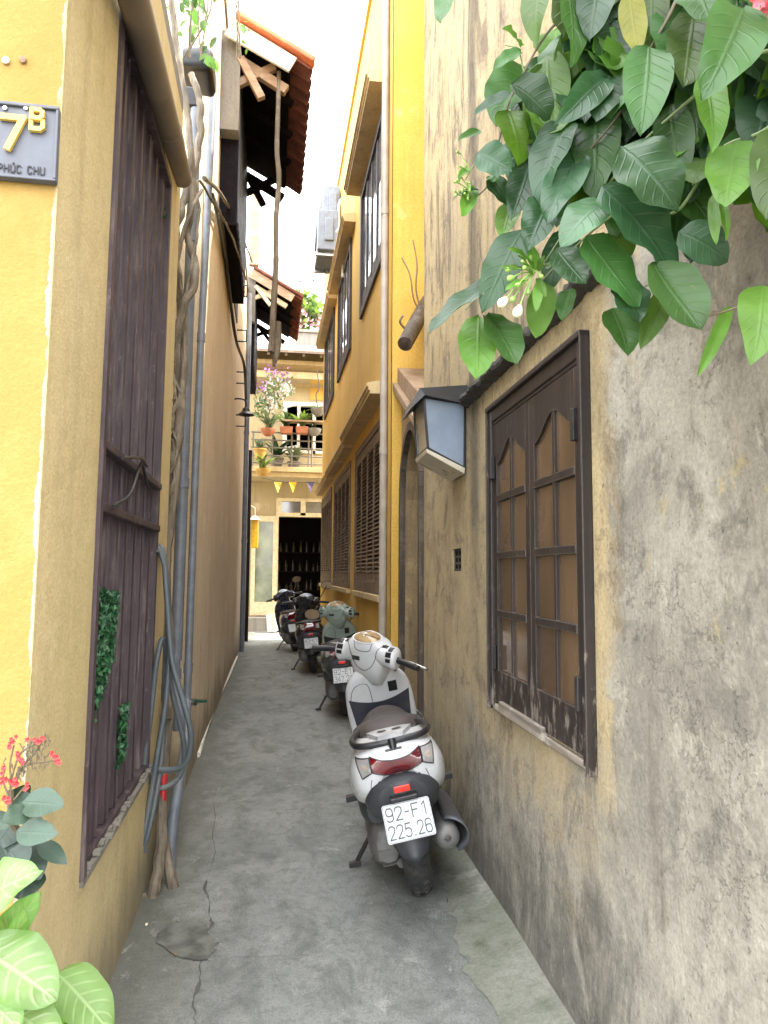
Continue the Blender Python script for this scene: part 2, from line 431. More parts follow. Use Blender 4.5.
M['brick'] = plaster('worn_brick', (0.26,0.17,0.10), (0.34,0.24,0.15), (0.10,0.075,0.05), (0.4,0.32,0.22), streak=0.4, bumpy=0.9, big=6)

# ------------------------------------------------------------------ ground
def ground_material():
    t = NT('alley_concrete')
    c = t.mix(t.rng(t.noise(1.1, 9, 0.7), 0.32, 0.68), (0.20,0.212,0.198), (0.31,0.318,0.298))
    c = t.mix(t.rng(t.noise(3.4, 10, 0.75, vec=t.vec((1.5,0.8,1),(3,1,0)), dist=0.6), 0.46, 0.66, 0, 0.75), c, (0.115,0.124,0.112))
    x = t.sep()[0]
    edge = t.math('ABSOLUTE', t.math('SUBTRACT', x, 0.22))
    edge = t.math('ADD', edge, t.math('MULTIPLY', t.math('SUBTRACT', t.noise(4.5, 10, 0.75), 0.5), 0.75))
    c = t.mix(t.rng(edge, 0.42, 0.70, 0, 0.7), c, (0.105,0.112,0.075))
    scuff = t.noise(5.5, 11, 0.8, vec=t.vec((1.3,0.7,1),(8,2,0)), dist=0.4)
    c = t.mix(t.rng(scuff, 0.565, 0.63, 0, 0.75), c, (0.39,0.39,0.365))
    m2 = t.noise(17, 9, 0.82, vec=t.vec(loc=(4,4,0)))
    c = t.mix(t.rng(m2, 0.47, 0.66, 0, 0.6), c, (0.095,0.098,0.09)); c = t.mix(t.rng(m2, 0.42, 0.28, 0, 0.55), c, (0.37,0.37,0.345))
    g = t.noise(130, 4, 0.75)
    c = t.mix(t.rng(g, 0.35, 0.7, 0, 0.5), c, (0.075,0.077,0.072))
    sp = t.voro(30); c = t.mix(t.rng(sp, 0.03, 0.06, 0.8, 0.0), c, (0.47,0.46,0.43))
    oil = t.noise(1.9, 4, 0.5, vec=t.vec(loc=(1.5,7,0))); c = t.mix(t.rng(oil, 0.62, 0.72, 0, 0.55), c, (0.085,0.087,0.083))
    t.bump(t.math('ADD', t.math('MULTIPLY', g, 0.4), t.math('ADD', t.math('MULTIPLY', m2, 0.6), t.noise(7, 8, 0.65))), 0.7, 0.014)
    return t.out(c, t.rng(scuff, 0.3, 0.7, 0.6, 0.9))
M['ground'] = ground_material()
mb = MB(); mb.grid(lambda a, b: (-300+600*a, -300+600*b, 0), 60, 60)
g = mb.build('ground', M['ground'], weld=False, smooth=0); g['kind'] = 'structure'

M['kerb'] = plaster('kerb_concrete', (0.135,0.15,0.11), (0.235,0.24,0.205), (0.085,0.098,0.06), (0.31,0.31,0.27), streak=0.9, bumpy=1.0, big=3, chips=0.35)
def gx(y): return 0.86+0.032*y
# raised mortar fillet along the foot of the right wall
mb = MB()
ys = [1.2+i*0.03 for i in range(150)]
V = []; F = []
for i, y in enumerate(ys):
    nz = mnoise.noise((y*1.7, 3.1, 0.0)); fade = max(0.25, min(1, (4.6-y)/1.5)); w = (0.20+0.06*nz+0.05*mnoise.noise((y*5, 1, 2))+0.03*mnoise.noise((y*17, 1, 2)))*fade
    V += [(gx(y)-w, y, 0.004), (gx(y)-w*0.75, y, 0.016*fade+0.006*mnoise.noise((y*9, 3, 3))), (gx(y)+0.01, y, 0.06*fade+0.012*nz)]
for i in range(len(ys)-1):
    for k in (0, 1): F.append((3*i+k, 3*i+k+1, 3*i+4+k, 3*i+3+k))
mb.add(V, F); k = mb.build('kerb_fillet', M['kerb'], smooth=60); k['kind'] = 'structure'

M['crack'] = simple('crack', (0.085,0.085,0.074), 0.95)
M['wet_patch'] = simple('dark_patch', (0.10,0.104,0.09), 0.7, var=0.5, scale=14, dirt=(0.20,0.205,0.185), dirt_amt=0.8, bump=0.5)
def ribbon(mb, pts, w, z=0.004, jag=0.012, seed=0):
    P = spline([(p[0], p[1], 0) for p in pts], 10); V = []; F = []
    for i, p in enumerate(P):
        t = (P[min(i+1, len(P)-1)]-P[max(i-1, 0)]).normalized(); s = Vector((-t.y, t.x, 0))
        q = p+s*jag*(mnoise.noise((i*0.16+seed, seed, 0))+0.35*mnoise.noise((i*0.9+seed, seed, 3))); ww = w*(0.15+1.3*max(0, mnoise.noise((i*0.23, seed+5, 1))+0.1))
        if i in (0, len(P)-1): ww *= 0.1
        V += [q+s*ww+Vector((0, 0, z)), q-s*ww+Vector((0, 0, z))]
    for i in range(len(P)-1): F.append((2*i, 2*i+1, 2*i+3, 2*i+2))
    mb.add(V, F)
mb = MB()
g_at = lambda px, py: (lambda d: (d.x*(-CAM_H/d.z), d.y*(-CAM_H/d.z)))(ray(px, py))
ribbon(mb, [g_at(*q) for q in ((207,880),(210,912),(207,935),(200,965),(196,1000),(193,1040))], 0.008, jag=0.03, seed=2)
ribbon(mb, [g_at(*q) for q in ((203,956),(240,958),(275,957),(310,957))], 0.0025, jag=0.01, seed=5)
ribbon(mb, [g_at(*q) for q in ((448,896),(462,920),(478,950),(490,975),(505,1010))], 0.004, jag=0.03, seed=9)
ribbon(mb, [g_at(*q) for q in ((216,790),(214,830),(208,880))], 0.004, jag=0.03, seed=13)
c = mb.build('crack', M['crack'], g, smooth=0, recalc=False)
mb = MB(); P = [g_at(*q) for q in ((156,938),(168,927),(186,922),(205,925),(209,936),(217,943),(212,955),(200,962),(182,958),(166,950))]
P = [p+Vector((0.022*mnoise.noise((k*0.6, 1, 0)), 0.03*mnoise.noise((k*0.6, 4, 0)), 0)) for k, p in enumerate(spline([(x, y, 0.0045) for x, y in P], 6, closed=True))]; mb.add(P, [tuple(range(len(P)))])
mb.build('dark_patch', M['wet_patch'], g, smooth=0)

# ------------------------------------------------------------------ right side: old grey house with the window
def grey_material():
    t = NT('weathered_render')
    s = t.sep(); u = s[0]; z = s[2]
    nb = t.noise(1.5, 10, 0.7, dist=0.5); nm = t.noise(4.2, 10, 0.76, dist=0.4); nf = t.noise(80, 4, 0.75); n3 = t.noise(13, 10, 0.8, vec=t.vec((1, 1, 0.6), (1, 6, 1)))
    grey = t.mix(t.rng(nb, 0.36, 0.62), (0.27,0.25,0.212), (0.47,0.44,0.375))
    grey = t.mix(t.rng(nm, 0.50, 0.62, 0, 0.8), grey, (0.19,0.178,0.15))
    grey = t.mix(t.rng(nm, 0.44, 0.36, 0, 0.7), grey, (0.50,0.47,0.38))
    ochre = t.mix(t.rng(nb, 0.38, 0.62), (0.58,0.46,0.26), (0.48,0.39,0.245))
    ochre = t.mix(t.rng(nm, 0.50, 0.62, 0, 0.85), ochre, (0.27,0.215,0.145))
    ochre = t.mix(t.rng(nm, 0.43, 0.37, 0, 0.7), ochre, (0.60,0.49,0.28))
    a = t.math('ADD', u, t.math('MULTIPLY', t.math('SUBTRACT', nm, 0.5), 0.5))
    f = t.rng(a, 1.76, 1.86)
    zb = t.math('ADD', z, t.math('MULTIPLY', t.math('SUBTRACT', nb, 0.5), 2.2))
    f2 = t.rng(zb, 0.5, 0.95); f3 = t.rng(u, 3.0, 3.9)
    f = t.math('MULTIPLY', f, t.math('MAXIMUM', f2, t.math('MULTIPLY', f3, 0.75)))
    c = t.mix(f, grey, ochre)
    rem = t.noise(1.7, 10, 0.75, vec=t.vec((1, 1, 0.7), (5, 3, 1)), dist=0.8)
    c = t.mix(t.math('MULTIPLY', t.rng(rem, 0.56, 0.60), t.rng(z, 0.6, 1.5, 0.0, 0.75)), c, (0.52,0.43,0.22))
    bx = t.math('ABSOLUTE', t.math('SUBTRACT', u, 2.45))
    band = t.math('MULTIPLY', t.rng(t.math('ADD', bx, t.math('MULTIPLY', nm, 0.3)), 0.72, 0.76, 1, 0), t.rng(t.math('ADD', z, t.math('MULTIPLY', nm, 0.9)), 1.45, 1.75))
    band = t.math('MULTIPLY', band, t.rng(z, 2.2, 2.25, 1, 0))
    c = t.mix(t.math('MULTIPLY', band, 0.85), c, t.mix(t.rng(n3, 0.45, 0.6), (0.60,0.48,0.27), (0.44,0.34,0.19)))
    hi = t.rng(t.math('ADD', z, t.math('MULTIPLY', nb, 0.8)), 2.3, 2.8)
    st = t.noise(1.0, 9, 0.68, vec=t.vec((4.2, 4.2, 0.95)), dist=1.0)
    c = t.mix(t.math('MULTIPLY', t.rng(st, 0.50, 0.62), t.math('ADD', 0.30, t.math('MULTIPLY', hi, 0.5))), c, (0.135,0.10,0.068))
    hs = t.noise(1.0, 10, 0.72, vec=t.vec((6, 6, 1.9), (1, 4, 7)), dist=1.0)
    c = t.mix(t.math('MULTIPLY', t.math('MULTIPLY', t.rng(hs, 0.52, 0.58), hi), 0.8), c, (0.55,0.42,0.22))
    st2 = t.noise(1.0, 8, 0.7, vec=t.vec((13, 13, 2.8), (3, 8, 2)), dist=0.8)
    c = t.mix(t.math('MULTIPLY', t.rng(st2, 0.54, 0.68), t.math('ADD', 0.25, t.math('MULTIPLY', hi, 0.3))), c, (0.085,0.068,0.048))
    # drips under the ledge and beside the lantern
    dr = t.math('MULTIPLY', t.rng(t.math('ABSOLUTE', t.math('SUBTRACT', t.math('ADD', u, t.math('MULTIPLY', n3, 0.14)), 3.36)), 0.02, 0.14, 1, 0), t.rng(t.math('ADD', z, t.math('MULTIPLY', nm, 1.2)), 1.5, 2.5))
    c = t.mix(t.math('MULTIPLY', dr, 0.7), c, (0.06,0.052,0.04))
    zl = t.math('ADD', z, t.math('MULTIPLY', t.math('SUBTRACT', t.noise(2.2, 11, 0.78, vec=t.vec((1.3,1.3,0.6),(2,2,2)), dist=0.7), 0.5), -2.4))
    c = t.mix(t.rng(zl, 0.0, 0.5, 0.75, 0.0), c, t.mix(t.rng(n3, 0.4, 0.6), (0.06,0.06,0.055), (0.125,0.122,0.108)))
    pz = t.noise(8, 10, 0.8, vec=t.vec((1, 1, 0.55), (7, 7, 7)), dist=0.5)
    c = t.mix(t.math('MULTIPLY', t.rng(pz, 0.60, 0.64), t.rng(z, 0.2, 1.1, 0.6, 0.35)), c, (0.53,0.50,0.42))
    c = t.mix(t.rng(n3, 0.52, 0.66, 0, 0.45), c, t.mix(1.0, c, (0.45,0.43,0.40), 'MULTIPLY'))
    c = t.mix(t.rng(n3, 0.42, 0.32, 0, 0.5), c, (0.52,0.48,0.39))
    pit = t.noise(38, 5, 0.8, vec=t.vec(loc=(4, 4, 9)))
    c = t.mix(t.rng(pit, 0.62, 0.67, 0, 0.7), c, (0.05,0.046,0.038))
    c = t.mix(t.rng(nf, 0.3, 0.72, 0, 0.5), c, t.mix(1.0, c, (0.42,0.40,0.37), 'MULTIPLY'))
    ck = t.n('ShaderNodeTexVoronoi'); ck.feature = 'DISTANCE_TO_EDGE'; ck.inputs['Scale'].default_value = 1.9
    wv = t.n('ShaderNodeVectorMath', operation='ADD'); t.put(wv.inputs[0], t.tc.outputs['Object'])
    wn_ = t.n('ShaderNodeTexNoise'); wn_.inputs['Scale'].default_value = 4; wn_.inputs['Detail'].default_value = 10; wn_.inputs['Roughness'].default_value = 0.7
    t.put(wn_.inputs['Vector'], t.tc.outputs['Object']); t.put(wv.inputs[1], wn_.outputs['Color']); t.put(ck.inputs['Vector'], wv.outputs[0])
    cf = t.math('MULTIPLY', t.rng(ck.outputs['Distance'], 0.002, 0.006, 1, 0), t.rng(t.noise(1.6, 3, 0.5, vec=t.vec(loc=(2, 9, 4))), 0.55, 0.62))
    c = t.mix(t.math('MULTIPLY', cf, 0.5), c, (0.07,0.065,0.055))
    c = t.mix(1.0, c, (0.86,0.855,0.83), 'MULTIPLY')
    h = t.math('ADD', t.math('MULTIPLY', nf, 0.35), t.math('ADD', t.math('MULTIPLY', n3, 1.0), t.math('SUBTRACT', t.noise(6, 9, 0.7), t.math('MULTIPLY', t.rng(pit, 0.6, 0.68), 0.4))))
    t.bump(t.math('SUBTRACT', h, t.math('MULTIPLY', cf, 0.8)), 0.8, 0.016)
    return t.out(c, 0.93)
M['grey_wall'] = grey_material()
ANG = math.atan(0.032)
grey = thing('old_house', 'weathered grey and ochre house with brown casement window on the right', 'house', (0.86, 0, 0), (0, 0, R(90)-ANG))
def gl(u, w, z): return (u, w, z)
def gplane(px, py, w=0.0):       # pixel on the wall plane -> local (u, w, z)
    inv = world_of(grey).inverted(); n = world_of(grey).to_3x3() @ Vector((0, 1, 0)); p0 = world_of(grey) @ Vector((0, w, 0))
    d = ray(px, py); o = Vector((0, 0, CAM_H)); t = (p0-o).dot(n)/d.dot(n); return inv @ (o+d*t)
GH, GL = 6.8, 6.5           # unseen upper heights, stepped and raised to keep sun off the left wall
mb = MB(); mb.panel([0.3, 1.96, 2.94, 3.30, 3.57, 3.78, 4.63], [-0.3, 0.87, 1.41, 1.53, 2.08, GL, GH], [(1.96,2.94,0.87,2.08), (3.57,3.78,1.41,1.53), (3.30,4.63,GL,GH)], -0.22, 0, gl)
mb.box((0.3, -5.0, -0.3), (4.60, -0.225, 0.0)); mb.box((4.40, -5.0, 0), (4.60, -0.225, GL-0.002)); mb.box((0.3, -5.0, 0), (0.5, -0.225, GH-0.002)); mb.box((3.10, -5.0, GL), (3.298, -0.225, GH-0.002))
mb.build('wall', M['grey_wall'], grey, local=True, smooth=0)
mb = MB(); mb.box((0.28, -5.05, GH), (3.32, 0.0, GH+0.1)); mb.box((3.322, -5.05, GL), (4.63, 0.0, GL+0.05)); mb.build('roof', M['concrete'], grey, local=True, smooth=0)
# vent with broken plaster and little holes
mb = MB(); mb.box((3.5705, -0.03, 1.4105), (3.7795, -0.012, 1.5295))
M['vent_dark'] = plaster('vent_dark', (0.05,0.047,0.04), (0.085,0.08,0.07), (0.02,0.02,0.018), streak=0.4, bumpy=0.8, big=12)
mb.build('vent', M['vent_dark'], grey, local=True, smooth=0)
vent = grey.children[-1]
for i in range(2):
    for j in range(3):
        mb = MB(); mb.cbox((3.64+i*0.075, -0.0115, 1.435+j*0.035), (0.045, 0.004, 0.022)); mb.build('vent_hole', M['dark_inside'], vent, smooth=0, local=True)
# mossy ledge over the window
M['ledge'] = plaster('mossy_ledge', (0.035,0.03,0.026), (0.07,0.062,0.052), (0.012,0.012,0.011), (0.16,0.14,0.11), streak=0.6, bumpy=1.0, big=14, grain=40, chips=0.5)
mb = MB(); prof = [(0.002, 2.230), (0.052, 2.240), (0.060, 2.252), (0.056, 2.272), (0.002, 2.292)]
V = []; F = []; N_ = 110
for i in range(N_+1):
    u = 1.78+1.62*i/N_
    for w, z in prof: V.append((u, w+0.022*mnoise.noise((u*8, w*9, z))+0.012*mnoise.noise((u*37, w*40, z)) if w > 0.01 else w, z+0.012*mnoise.noise((u*9, z*9, 4))+0.009*mnoise.noise((u*39, z*60, 4))))
for i in range(N_):
    for k in range(5): F.append((5*i+k, 5*i+(k+1) % 5, 5*i+5+(k+1) % 5, 5*i+5+k))
F += [tuple(range(5)), tuple(reversed(range(5*N_, 5*N_+5)))]
mb.add(V, F); mb.build('ledge', M['ledge'], grey, local=True, smooth=22)

# casement window: frame, two sashes with curved heads, panes
win = MB()
for a, b in (((1.94,-0.06,0.85),(1.980,0.024,2.10)), ((2.92,-0.06,0.85),(2.96,0.024,2.10)), ((1.981,-0.06,2.05),(2.919,0.022,2.10))): win.box(a, b)
win.box((1.930, 0.0, 0.83), (1.939, 0.034, 2.12)); win.box((2.961, 0.0, 0.83), (2.970, 0.034, 2.12)); win.box((1.930, 0.0, 2.101), (2.970, 0.036, 2.122)); win.box((1.9905, -0.05, 2.036), (2.9095, 0.016, 2.0495))
win = win.build('window', M['window_wood'], grey, local=True, smooth=0, bevel=0.004)
mb = MB()
V = []
for i in range(13):
    u = 2.0+0.9*i/12
    V.append((u, 0.85+0.03*(0.5-abs(mnoise.noise((u*5, 1, 1)))), 0.0))
M['sill_wood'] = wood('sill_wood', (0.24,0.2,0.16), (0.10,0.085,0.07), (0.34,0.31,0.26), axis=0, worn_amt=0.8, rough=0.9)
mb.box((1.95, -0.05, 0.832), (2.95, 0.014, 0.858)); mb.box((2.32, 0.0, 0.838), (2.82, 0.026, 0.885))
mb.build('sill', M['sill_wood'], win, local=True, smooth=0, bevel=0.005)
def sash(u0, u1, hinge):
    mb = MB(); w0, w1 = -0.035, 0.012
    st = 0.046; mid = (u0+u1)/2; zb = 0.87; zt = 2.034; pb = 1.0; rails = [1.235, 1.475, 1.715]
    mb.box((u0, w0, zb), (u0+st, w1, zt)); mb.box((u1-st, w0, zb), (u1, w1, zt))
    mb.box((u0+st, w0, zb), (u1-st, w1, pb))
    mb.box((mid-0.010, w0+0.006, pb), (mid+0.010, w1-0.002, 1.95))
    for z in rails: mb.box((u0+st, w0+0.004, z-0.013), (u1-st, w1+0.004, z+0.013))
    # shaped head: both panes rise to the middle in an ogee
    n = 14; V = []; F = []
    a, b = u0+st, u1-st
    for i in range(n+1):
        x = a+(b-a)*i/n; q = 1-abs(2*i/n-1); low = 1.86+0.085*(q*q*(3-2*q))
        V += [(x, w1, low), (x, w1, zt), (x, w0, low), (x, w0, zt)]
    for i in range(n):
        k = 4*i; F += [(k, k+4, k+5, k+1), (k+2, k+3, k+7, k+6), (k, k+2, k+6, k+4), (k+1, k+5, k+7, k+3)]
    mb.add(V, F)
    o = mb.build('sash', M['window_wood'], win, local=True, smooth=0, bevel=0.004)
    p = MB(); p.box((u0+st-0.01, -0.006, pb-0.01), (u1-st+0.01, 0.001, 1.95)); return o, p
s1, p1 = sash(1.983, 2.448, 0); s2, p2 = sash(2.452, 2.917, 1)
for p in (p1, p2): p.build('pane', M['brown_pane'], win, local=True, smooth=0)
for u in (2.0, 2.9):
    for z in (1.05, 1.85):
        mb = MB(); mb.box((u-0.012, 0.014, z-0.05), (u+0.012, 0.034, z+0.05)); mb.build('hinge', M['black_metal'], win, local=True, smooth=0, bevel=0.003)

# ------------------------------------------------------------------ low wall with arched gateway
M['dark_door'] = wood('dark_door', (0.085,0.062,0.045), (0.035,0.027,0.022), (0.16,0.13,0.1), axis=2, worn_amt=0.5); M['rust'] = simple('rusty_iron', (0.06,0.042,0.032), 0.8, var=0.4, dirt=(0.14,0.075,0.04))
gate = thing('gateway', 'old arched gateway with sloping brick coping between grey wall and yellow house', 'gateway', (0.86, 0, 0), (0, 0, R(90)-ANG))
mb = MB()
arch = lambda u: 1.98+0.47*math.sqrt(max(0, 1-((u-5.14)/0.40)**2))
us = [4.631, 4.74]+[4.74+0.8*i/16 for i in range(1, 16)]+[5.54, 5.76]
top = lambda u: 2.36+(u-4.63)*0.5
for i in range(len(us)-1):
    a, b = us[i], us[i+1]
    la, lb = (arch(a), arch(b)) if 4.739 < a and b < 5.541 else (-0.2, -0.2)
    ta, tb = top(a), top(b)
    mb.add([(a,-0.02,la),(b,-0.02,lb),(b,-0.02,tb),(a,-0.02,ta),(a,-0.26,la),(b,-0.26,lb),(b,-0.26,tb),(a,-0.26,ta)],
           [(0,1,2,3),(5,4,7,6),(0,4,5,1),(3,2,6,7)])
for u in (4.74, 5.54): mb.add([(u,-0.02,-0.2),(u,-0.26,-0.2),(u,-0.26,1.98),(u,-0.02,1.98)], [(0,1,2,3)])
mb.build('wall', M['old_wall'], gate, local=True, smooth=0)
mb = MB()
mb.add([(4.632,-0.30,2.362),(5.76,-0.30,2.926),(5.76,0.06,2.926),(4.632,0.06,2.362),(4.632,-0.30,2.43),(5.76,-0.30,2.99),(5.76,0.06,2.99),(4.632,0.06,2.43)],
       [(0,3,2,1),(4,5,6,7),(0,1,5,4),(1,2,6,5),(2,3,7,6),(3,0,4,7)])
mb.add([(4.632,-0.28,2.432),(5.76,-0.28,2.992),(5.76,0.02,2.992),(4.632,0.02,2.432),(4.632,-0.28,2.60),(5.76,-0.28,3.12),(5.76,0.02,3.12),(4.632,0.02,2.60)],
       [(0,3,2,1),(4,5,6,7),(0,1,5,4),(1,2,6,5),(2,3,7,6),(3,0,4,7)])
mb.build('coping', M['brick'], gate, local=True, smooth=0, bevel=0.008)
mb = MB()   # arch moulding
P = [(4.70, 0.0, -0.1)]+[(5.14-0.44*math.cos(math.pi*i/16), 0.0, 1.98+0.51*math.sin(math.pi*i/16)) for i in range(17)]+[(5.58, 0.0, -0.1)]
for a, b in zip(P[:-1], P[1:]): mb.bar(a, b, 0.06, 0.05, up=(0, 1, 0))
mb.build('arch_moulding', M['dark_door'], gate, local=True, smooth=0)
mb = MB(); mb.box((4.741,-0.20,-0.02),(5.539,-0.16,1.42))
for i in range(5): mb.box((4.75+i*0.16,-0.16,0.05),(4.87+i*0.16,-0.145,1.38))
mb.build('door', M['dark_door'], gate, local=True, smooth=0)
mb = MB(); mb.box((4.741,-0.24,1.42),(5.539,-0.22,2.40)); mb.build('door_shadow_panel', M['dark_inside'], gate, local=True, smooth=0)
mb = MB()
for i in range(9): mb.tube([(4.80+i*0.085,-0.15,1.42),(4.80+i*0.085,-0.15,arch(min(5.5,max(4.78,4.80+i*0.085)))-0.01)], 0.008, 6)
for k in range(4):
    c = (4.86+0.18*k, 1.72)
    mb.tube([(c[0]+0.07*math.cos(q*0.5)*(1-q*0.045), -0.14, c[1]+0.09*math.sin(q*0.5)*(1-q*0.045)) for q in range(18)], 0.008, 5)
for z in (1.43, 1.98): mb.box((4.742,-0.16,z),(5.538,-0.14,z+0.03))
mb.build('iron_grille', M['rust'], gate, local=True)

# ------------------------------------------------------------------ yellow house
yel = thing('yellow_house', 'two storey yellow house with louvred brown shutters and moulded cornices', 'house', (0.98, 5.76, 0))
YX = 0.98
def yl(u, w, z): return (YX-w, u, z)
W1 = [(6.20, 8.22), (8.78, 11.05), (11.55, 13.72)]        # shutters downstairs
W2 = [(6.20, 7.82), (8.92, 10.6), (11.4, 13.3)]           # windows upstairs
U = sorted({5.76, 13.95, *[x for w in W1+W2 for x in w]})
Z = [-0.2, 1.2, 2.8, 4.3, 5.74, 7.65]
mb = MB(); mb.panel(U, Z, [(a, b, 1.2, 2.8) for a, b in W1]+[(a, b, 4.3, 5.74) for a, b in W2], -0.2, 0, yl)
mb.box((YX+0.0, 5.762, -0.2), (YX+0.2, 5.80, 7.65)); mb.box((YX+0.2, 5.76, -0.2), (6.0, 5.95, 7.648)); mb.box((YX+0.2, 13.75, -0.2), (6.0, 13.95, 7.648))
mb.build('wall', M['yellow_paint'], yel, smooth=0)
mb = MB(); mb.box((YX+0.2, 5.95, 7.3), (6.0, 13.75, 7.45)); mb.build('roof', M['concrete'], yel, smooth=0)
mb = MB(); mb.box((YX-0.03, 5.77, 7.651), (YX+0.23, 10.2, 7.72)); mb.box((YX-0.03, 10.202, 7.651), (YX+0.23, 13.95, 7.69)); mb.build('parapet', M['yellow_paint'], yel, smooth=0)
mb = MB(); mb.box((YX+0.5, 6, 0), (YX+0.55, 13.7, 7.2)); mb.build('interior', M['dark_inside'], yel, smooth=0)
CP = [(0.001, 0.0), (0.165, 0.0), (0.165, 0.028), (0.18, 0.034), (0.18, 0.058), (0.198, 0.064), (0.198, 0.092), (0.17, 0.10), (0.001, 0.13)]
for (a, b, z0, wd) in ((6.03, 8.52, 2.96, 0.9), (8.53, 11.27, 2.92, 0.72), (11.28, 13.95, 2.89, 0.72), (6.05, 8.05, 5.86, 1.05), (8.55, 10.95, 5.80, 0.9), (11.05, 13.7, 5.78, 0.9)):
    mb = MB(); mb.prism([(w*wd, z0+z) for w, z in CP], a, b, lambda p, q, t: (YX-p, t, q))
    mb.build('cornice', M['cornice'], yel, smooth=0)
for (a, b) in W1:
    mb = MB(); f = 0.07
    for lo, hi in (((a,-0.05,1.2),(a+f,0.02,2.8)), ((b-f,-0.05,1.2),(b,0.02,2.8)), ((a+f,-0.05,2.8-f),(b-f,0.018,2.8)), ((a+f,-0.05,1.2),(b-f,0.018,1.2+f*1.6))):
        mb.box(yl(hi[0],hi[1],lo[2]), yl(lo[0],lo[1],hi[2]))
    n = 4; wd = (b-a-2*f)/n
    for i in range(n):
        x0 = a+f+i*wd
        for lo, hi in (((x0+0.004,-0.04,1.31),(x0+0.05,0.008,2.73)), ((x0+wd-0.05,-0.04,1.31),(x0+wd-0.004,0.008,2.73))): mb.box(yl(hi[0],hi[1],lo[2]), yl(lo[0],lo[1],hi[2]))
        for z0, z1 in ((1.312, 1.40), (2.62, 2.728)): mb.box(yl(x0+wd-0.05, 0.006, z0), yl(x0+0.05, -0.04, z1))
    s = mb.build('shutter', M['shutter_wood'], yel, smooth=0)
    mb = MB()
    for i in range(n):
        x0 = a+f+i*wd+0.05; x1 = x0+wd-0.10
        k = 30
        for j in range(k):
            z = 1.40+(j+0.5)*1.22/k
            p = [yl(x0, 0.012, z-0.016), yl(x1, 0.012, z-0.016), yl(x1, -0.026, z+0.020), yl(x0, -0.026, z+0.020)]
            mb.add(p+[(q[0], q[1], q[2]+0.007) for q in p], [(0,1,2,3),(4,7,6,5),(0,4,5,1),(1,5,6,2),(2,6,7,3),(3,7,4,0)])
    mb.build('louvres', M['shutter_wood'], s, smooth=0)
    mb = MB(); mb.box(yl(b, 0.05, 1.14), yl(a, -0.02, 1.197)); mb.build('sill', M['cornice'], s, smooth=0, bevel=0.006)
for (a, b) in W2:
    mb = MB(); f = 0.07
    for lo, hi in (((a-0.02,-0.06,4.28),(a+f,0.03,5.76)), ((b-f,-0.06,4.28),(b+0.02,0.03,5.76)), ((a+f,-0.06,5.74-f),(b-f,0.028,5.76)), ((a+f,-0.06,4.28),(b-f,0.028,4.30+f))):
        mb.box(yl(hi[0],hi[1],lo[2]), yl(lo[0],lo[1],hi[2]))
    n = 4; wd = (b-a-2*f)/n
    for i in range(1, n): x = a+f+i*wd; mb.box(yl(x+0.03, 0.014, 4.372), yl(x-0.03, -0.05, 5.668))
    mb.box(yl(b-f, 0.010, 4.37), yl(a+f, -0.045, 4.52))
    w = mb.build('window', M['dark_frame'], yel, smooth=0)
    mb = MB(); mb.box(yl(b-f, 0.003, 4.51), yl(a+f, -0.004, 5.67)); mb.build('pane', M['glass_sky'], w, smooth=0)
# invented wall behind the grey house, out of view, profiled to taper the sun strip
yard = thing('yard_wall', 'sloping yellow stair wall in the yard behind the arched gateway', 'wall', (1.4, 5.2, 0))
mb = MB(); mb.prism([(4.68, 0), (5.74, 0), (5.74, 7.6), (5.15, 6.8), (4.68, 4.9)], 1.32, 1.6, lambda p, q, t: (t, p, q)); mb.build('wall', M['yellow_paint'], yard, smooth=0)

# ------------------------------------------------------------------ left corner house
LX = -0.51
def ll(u, w, z): return (LX+w+0.006*(z-0.5), u, z)         # old wall leans very slightly into the alley
left = thing('corner_house', 'corner house with yellow front and sand coloured alley wall', 'house', (-0.6, 1.68, 0))
mb = MB(); mb.panel([1.662, 2.17, 3.34, 3.62], [-0.2, 0.53, 3.23, 3.75], [(2.17, 3.34, 0.53, 3.23)], -0.24, 0, ll)
mb.build('wall', M['sand_wall'], left, smooth=0)
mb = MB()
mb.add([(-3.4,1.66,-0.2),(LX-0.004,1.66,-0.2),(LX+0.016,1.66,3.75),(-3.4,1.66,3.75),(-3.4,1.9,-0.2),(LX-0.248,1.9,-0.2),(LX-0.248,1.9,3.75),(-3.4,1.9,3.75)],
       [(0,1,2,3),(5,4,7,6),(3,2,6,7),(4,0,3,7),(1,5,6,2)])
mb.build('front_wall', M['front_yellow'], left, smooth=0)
mb = MB(); mb.box((-3.4, 1.45, 3.76), (LX+0.015, 3.64, 3.86)); mb.build('roof', M['concrete'], left, smooth=0)
mb = MB(); mb.box((-3.3, 3.62, -0.2), (LX-0.16, 4.90, 3.75)); mb.build('recess_wall', M['sand_wall'], left, smooth=0)
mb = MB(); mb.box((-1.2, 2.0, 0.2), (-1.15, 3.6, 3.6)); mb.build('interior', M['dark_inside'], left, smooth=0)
def gate_metal():
    t = NT('gate_metal'); c = t.mix(t.rng(t.noise(5, 6, 0.6), 0.3, 0.7), (0.036,0.022,0.027), (0.062,0.038,0.044))
    d = t.noise(1.0, 8, 0.7, vec=t.vec((22, 22, 3.0))); c = t.mix(t.math('MULTIPLY', t.rng(d, 0.48, 0.7), 0.7), c, (0.19,0.155,0.145))
    e = t.noise(30, 8, 0.75, vec=t.vec((1, 1, 0.5))); c = t.mix(t.math('MULTIPLY', t.rng(e, 0.6, 0.7), 0.55), c, (0.26,0.22,0.2))
    t.bump(d, 0.2, 0.004); return t.out(c, t.rng(d, 0.3, 0.7, 0.45, 0.8))
M['gate_metal'] = gate_metal()
fold = thing('folding_gate', 'dusty dark plum folding metal gate filling the opening in the sand wall', 'gate', (LX, 2.2, 0.53))
mb = MB(); f = 0.035
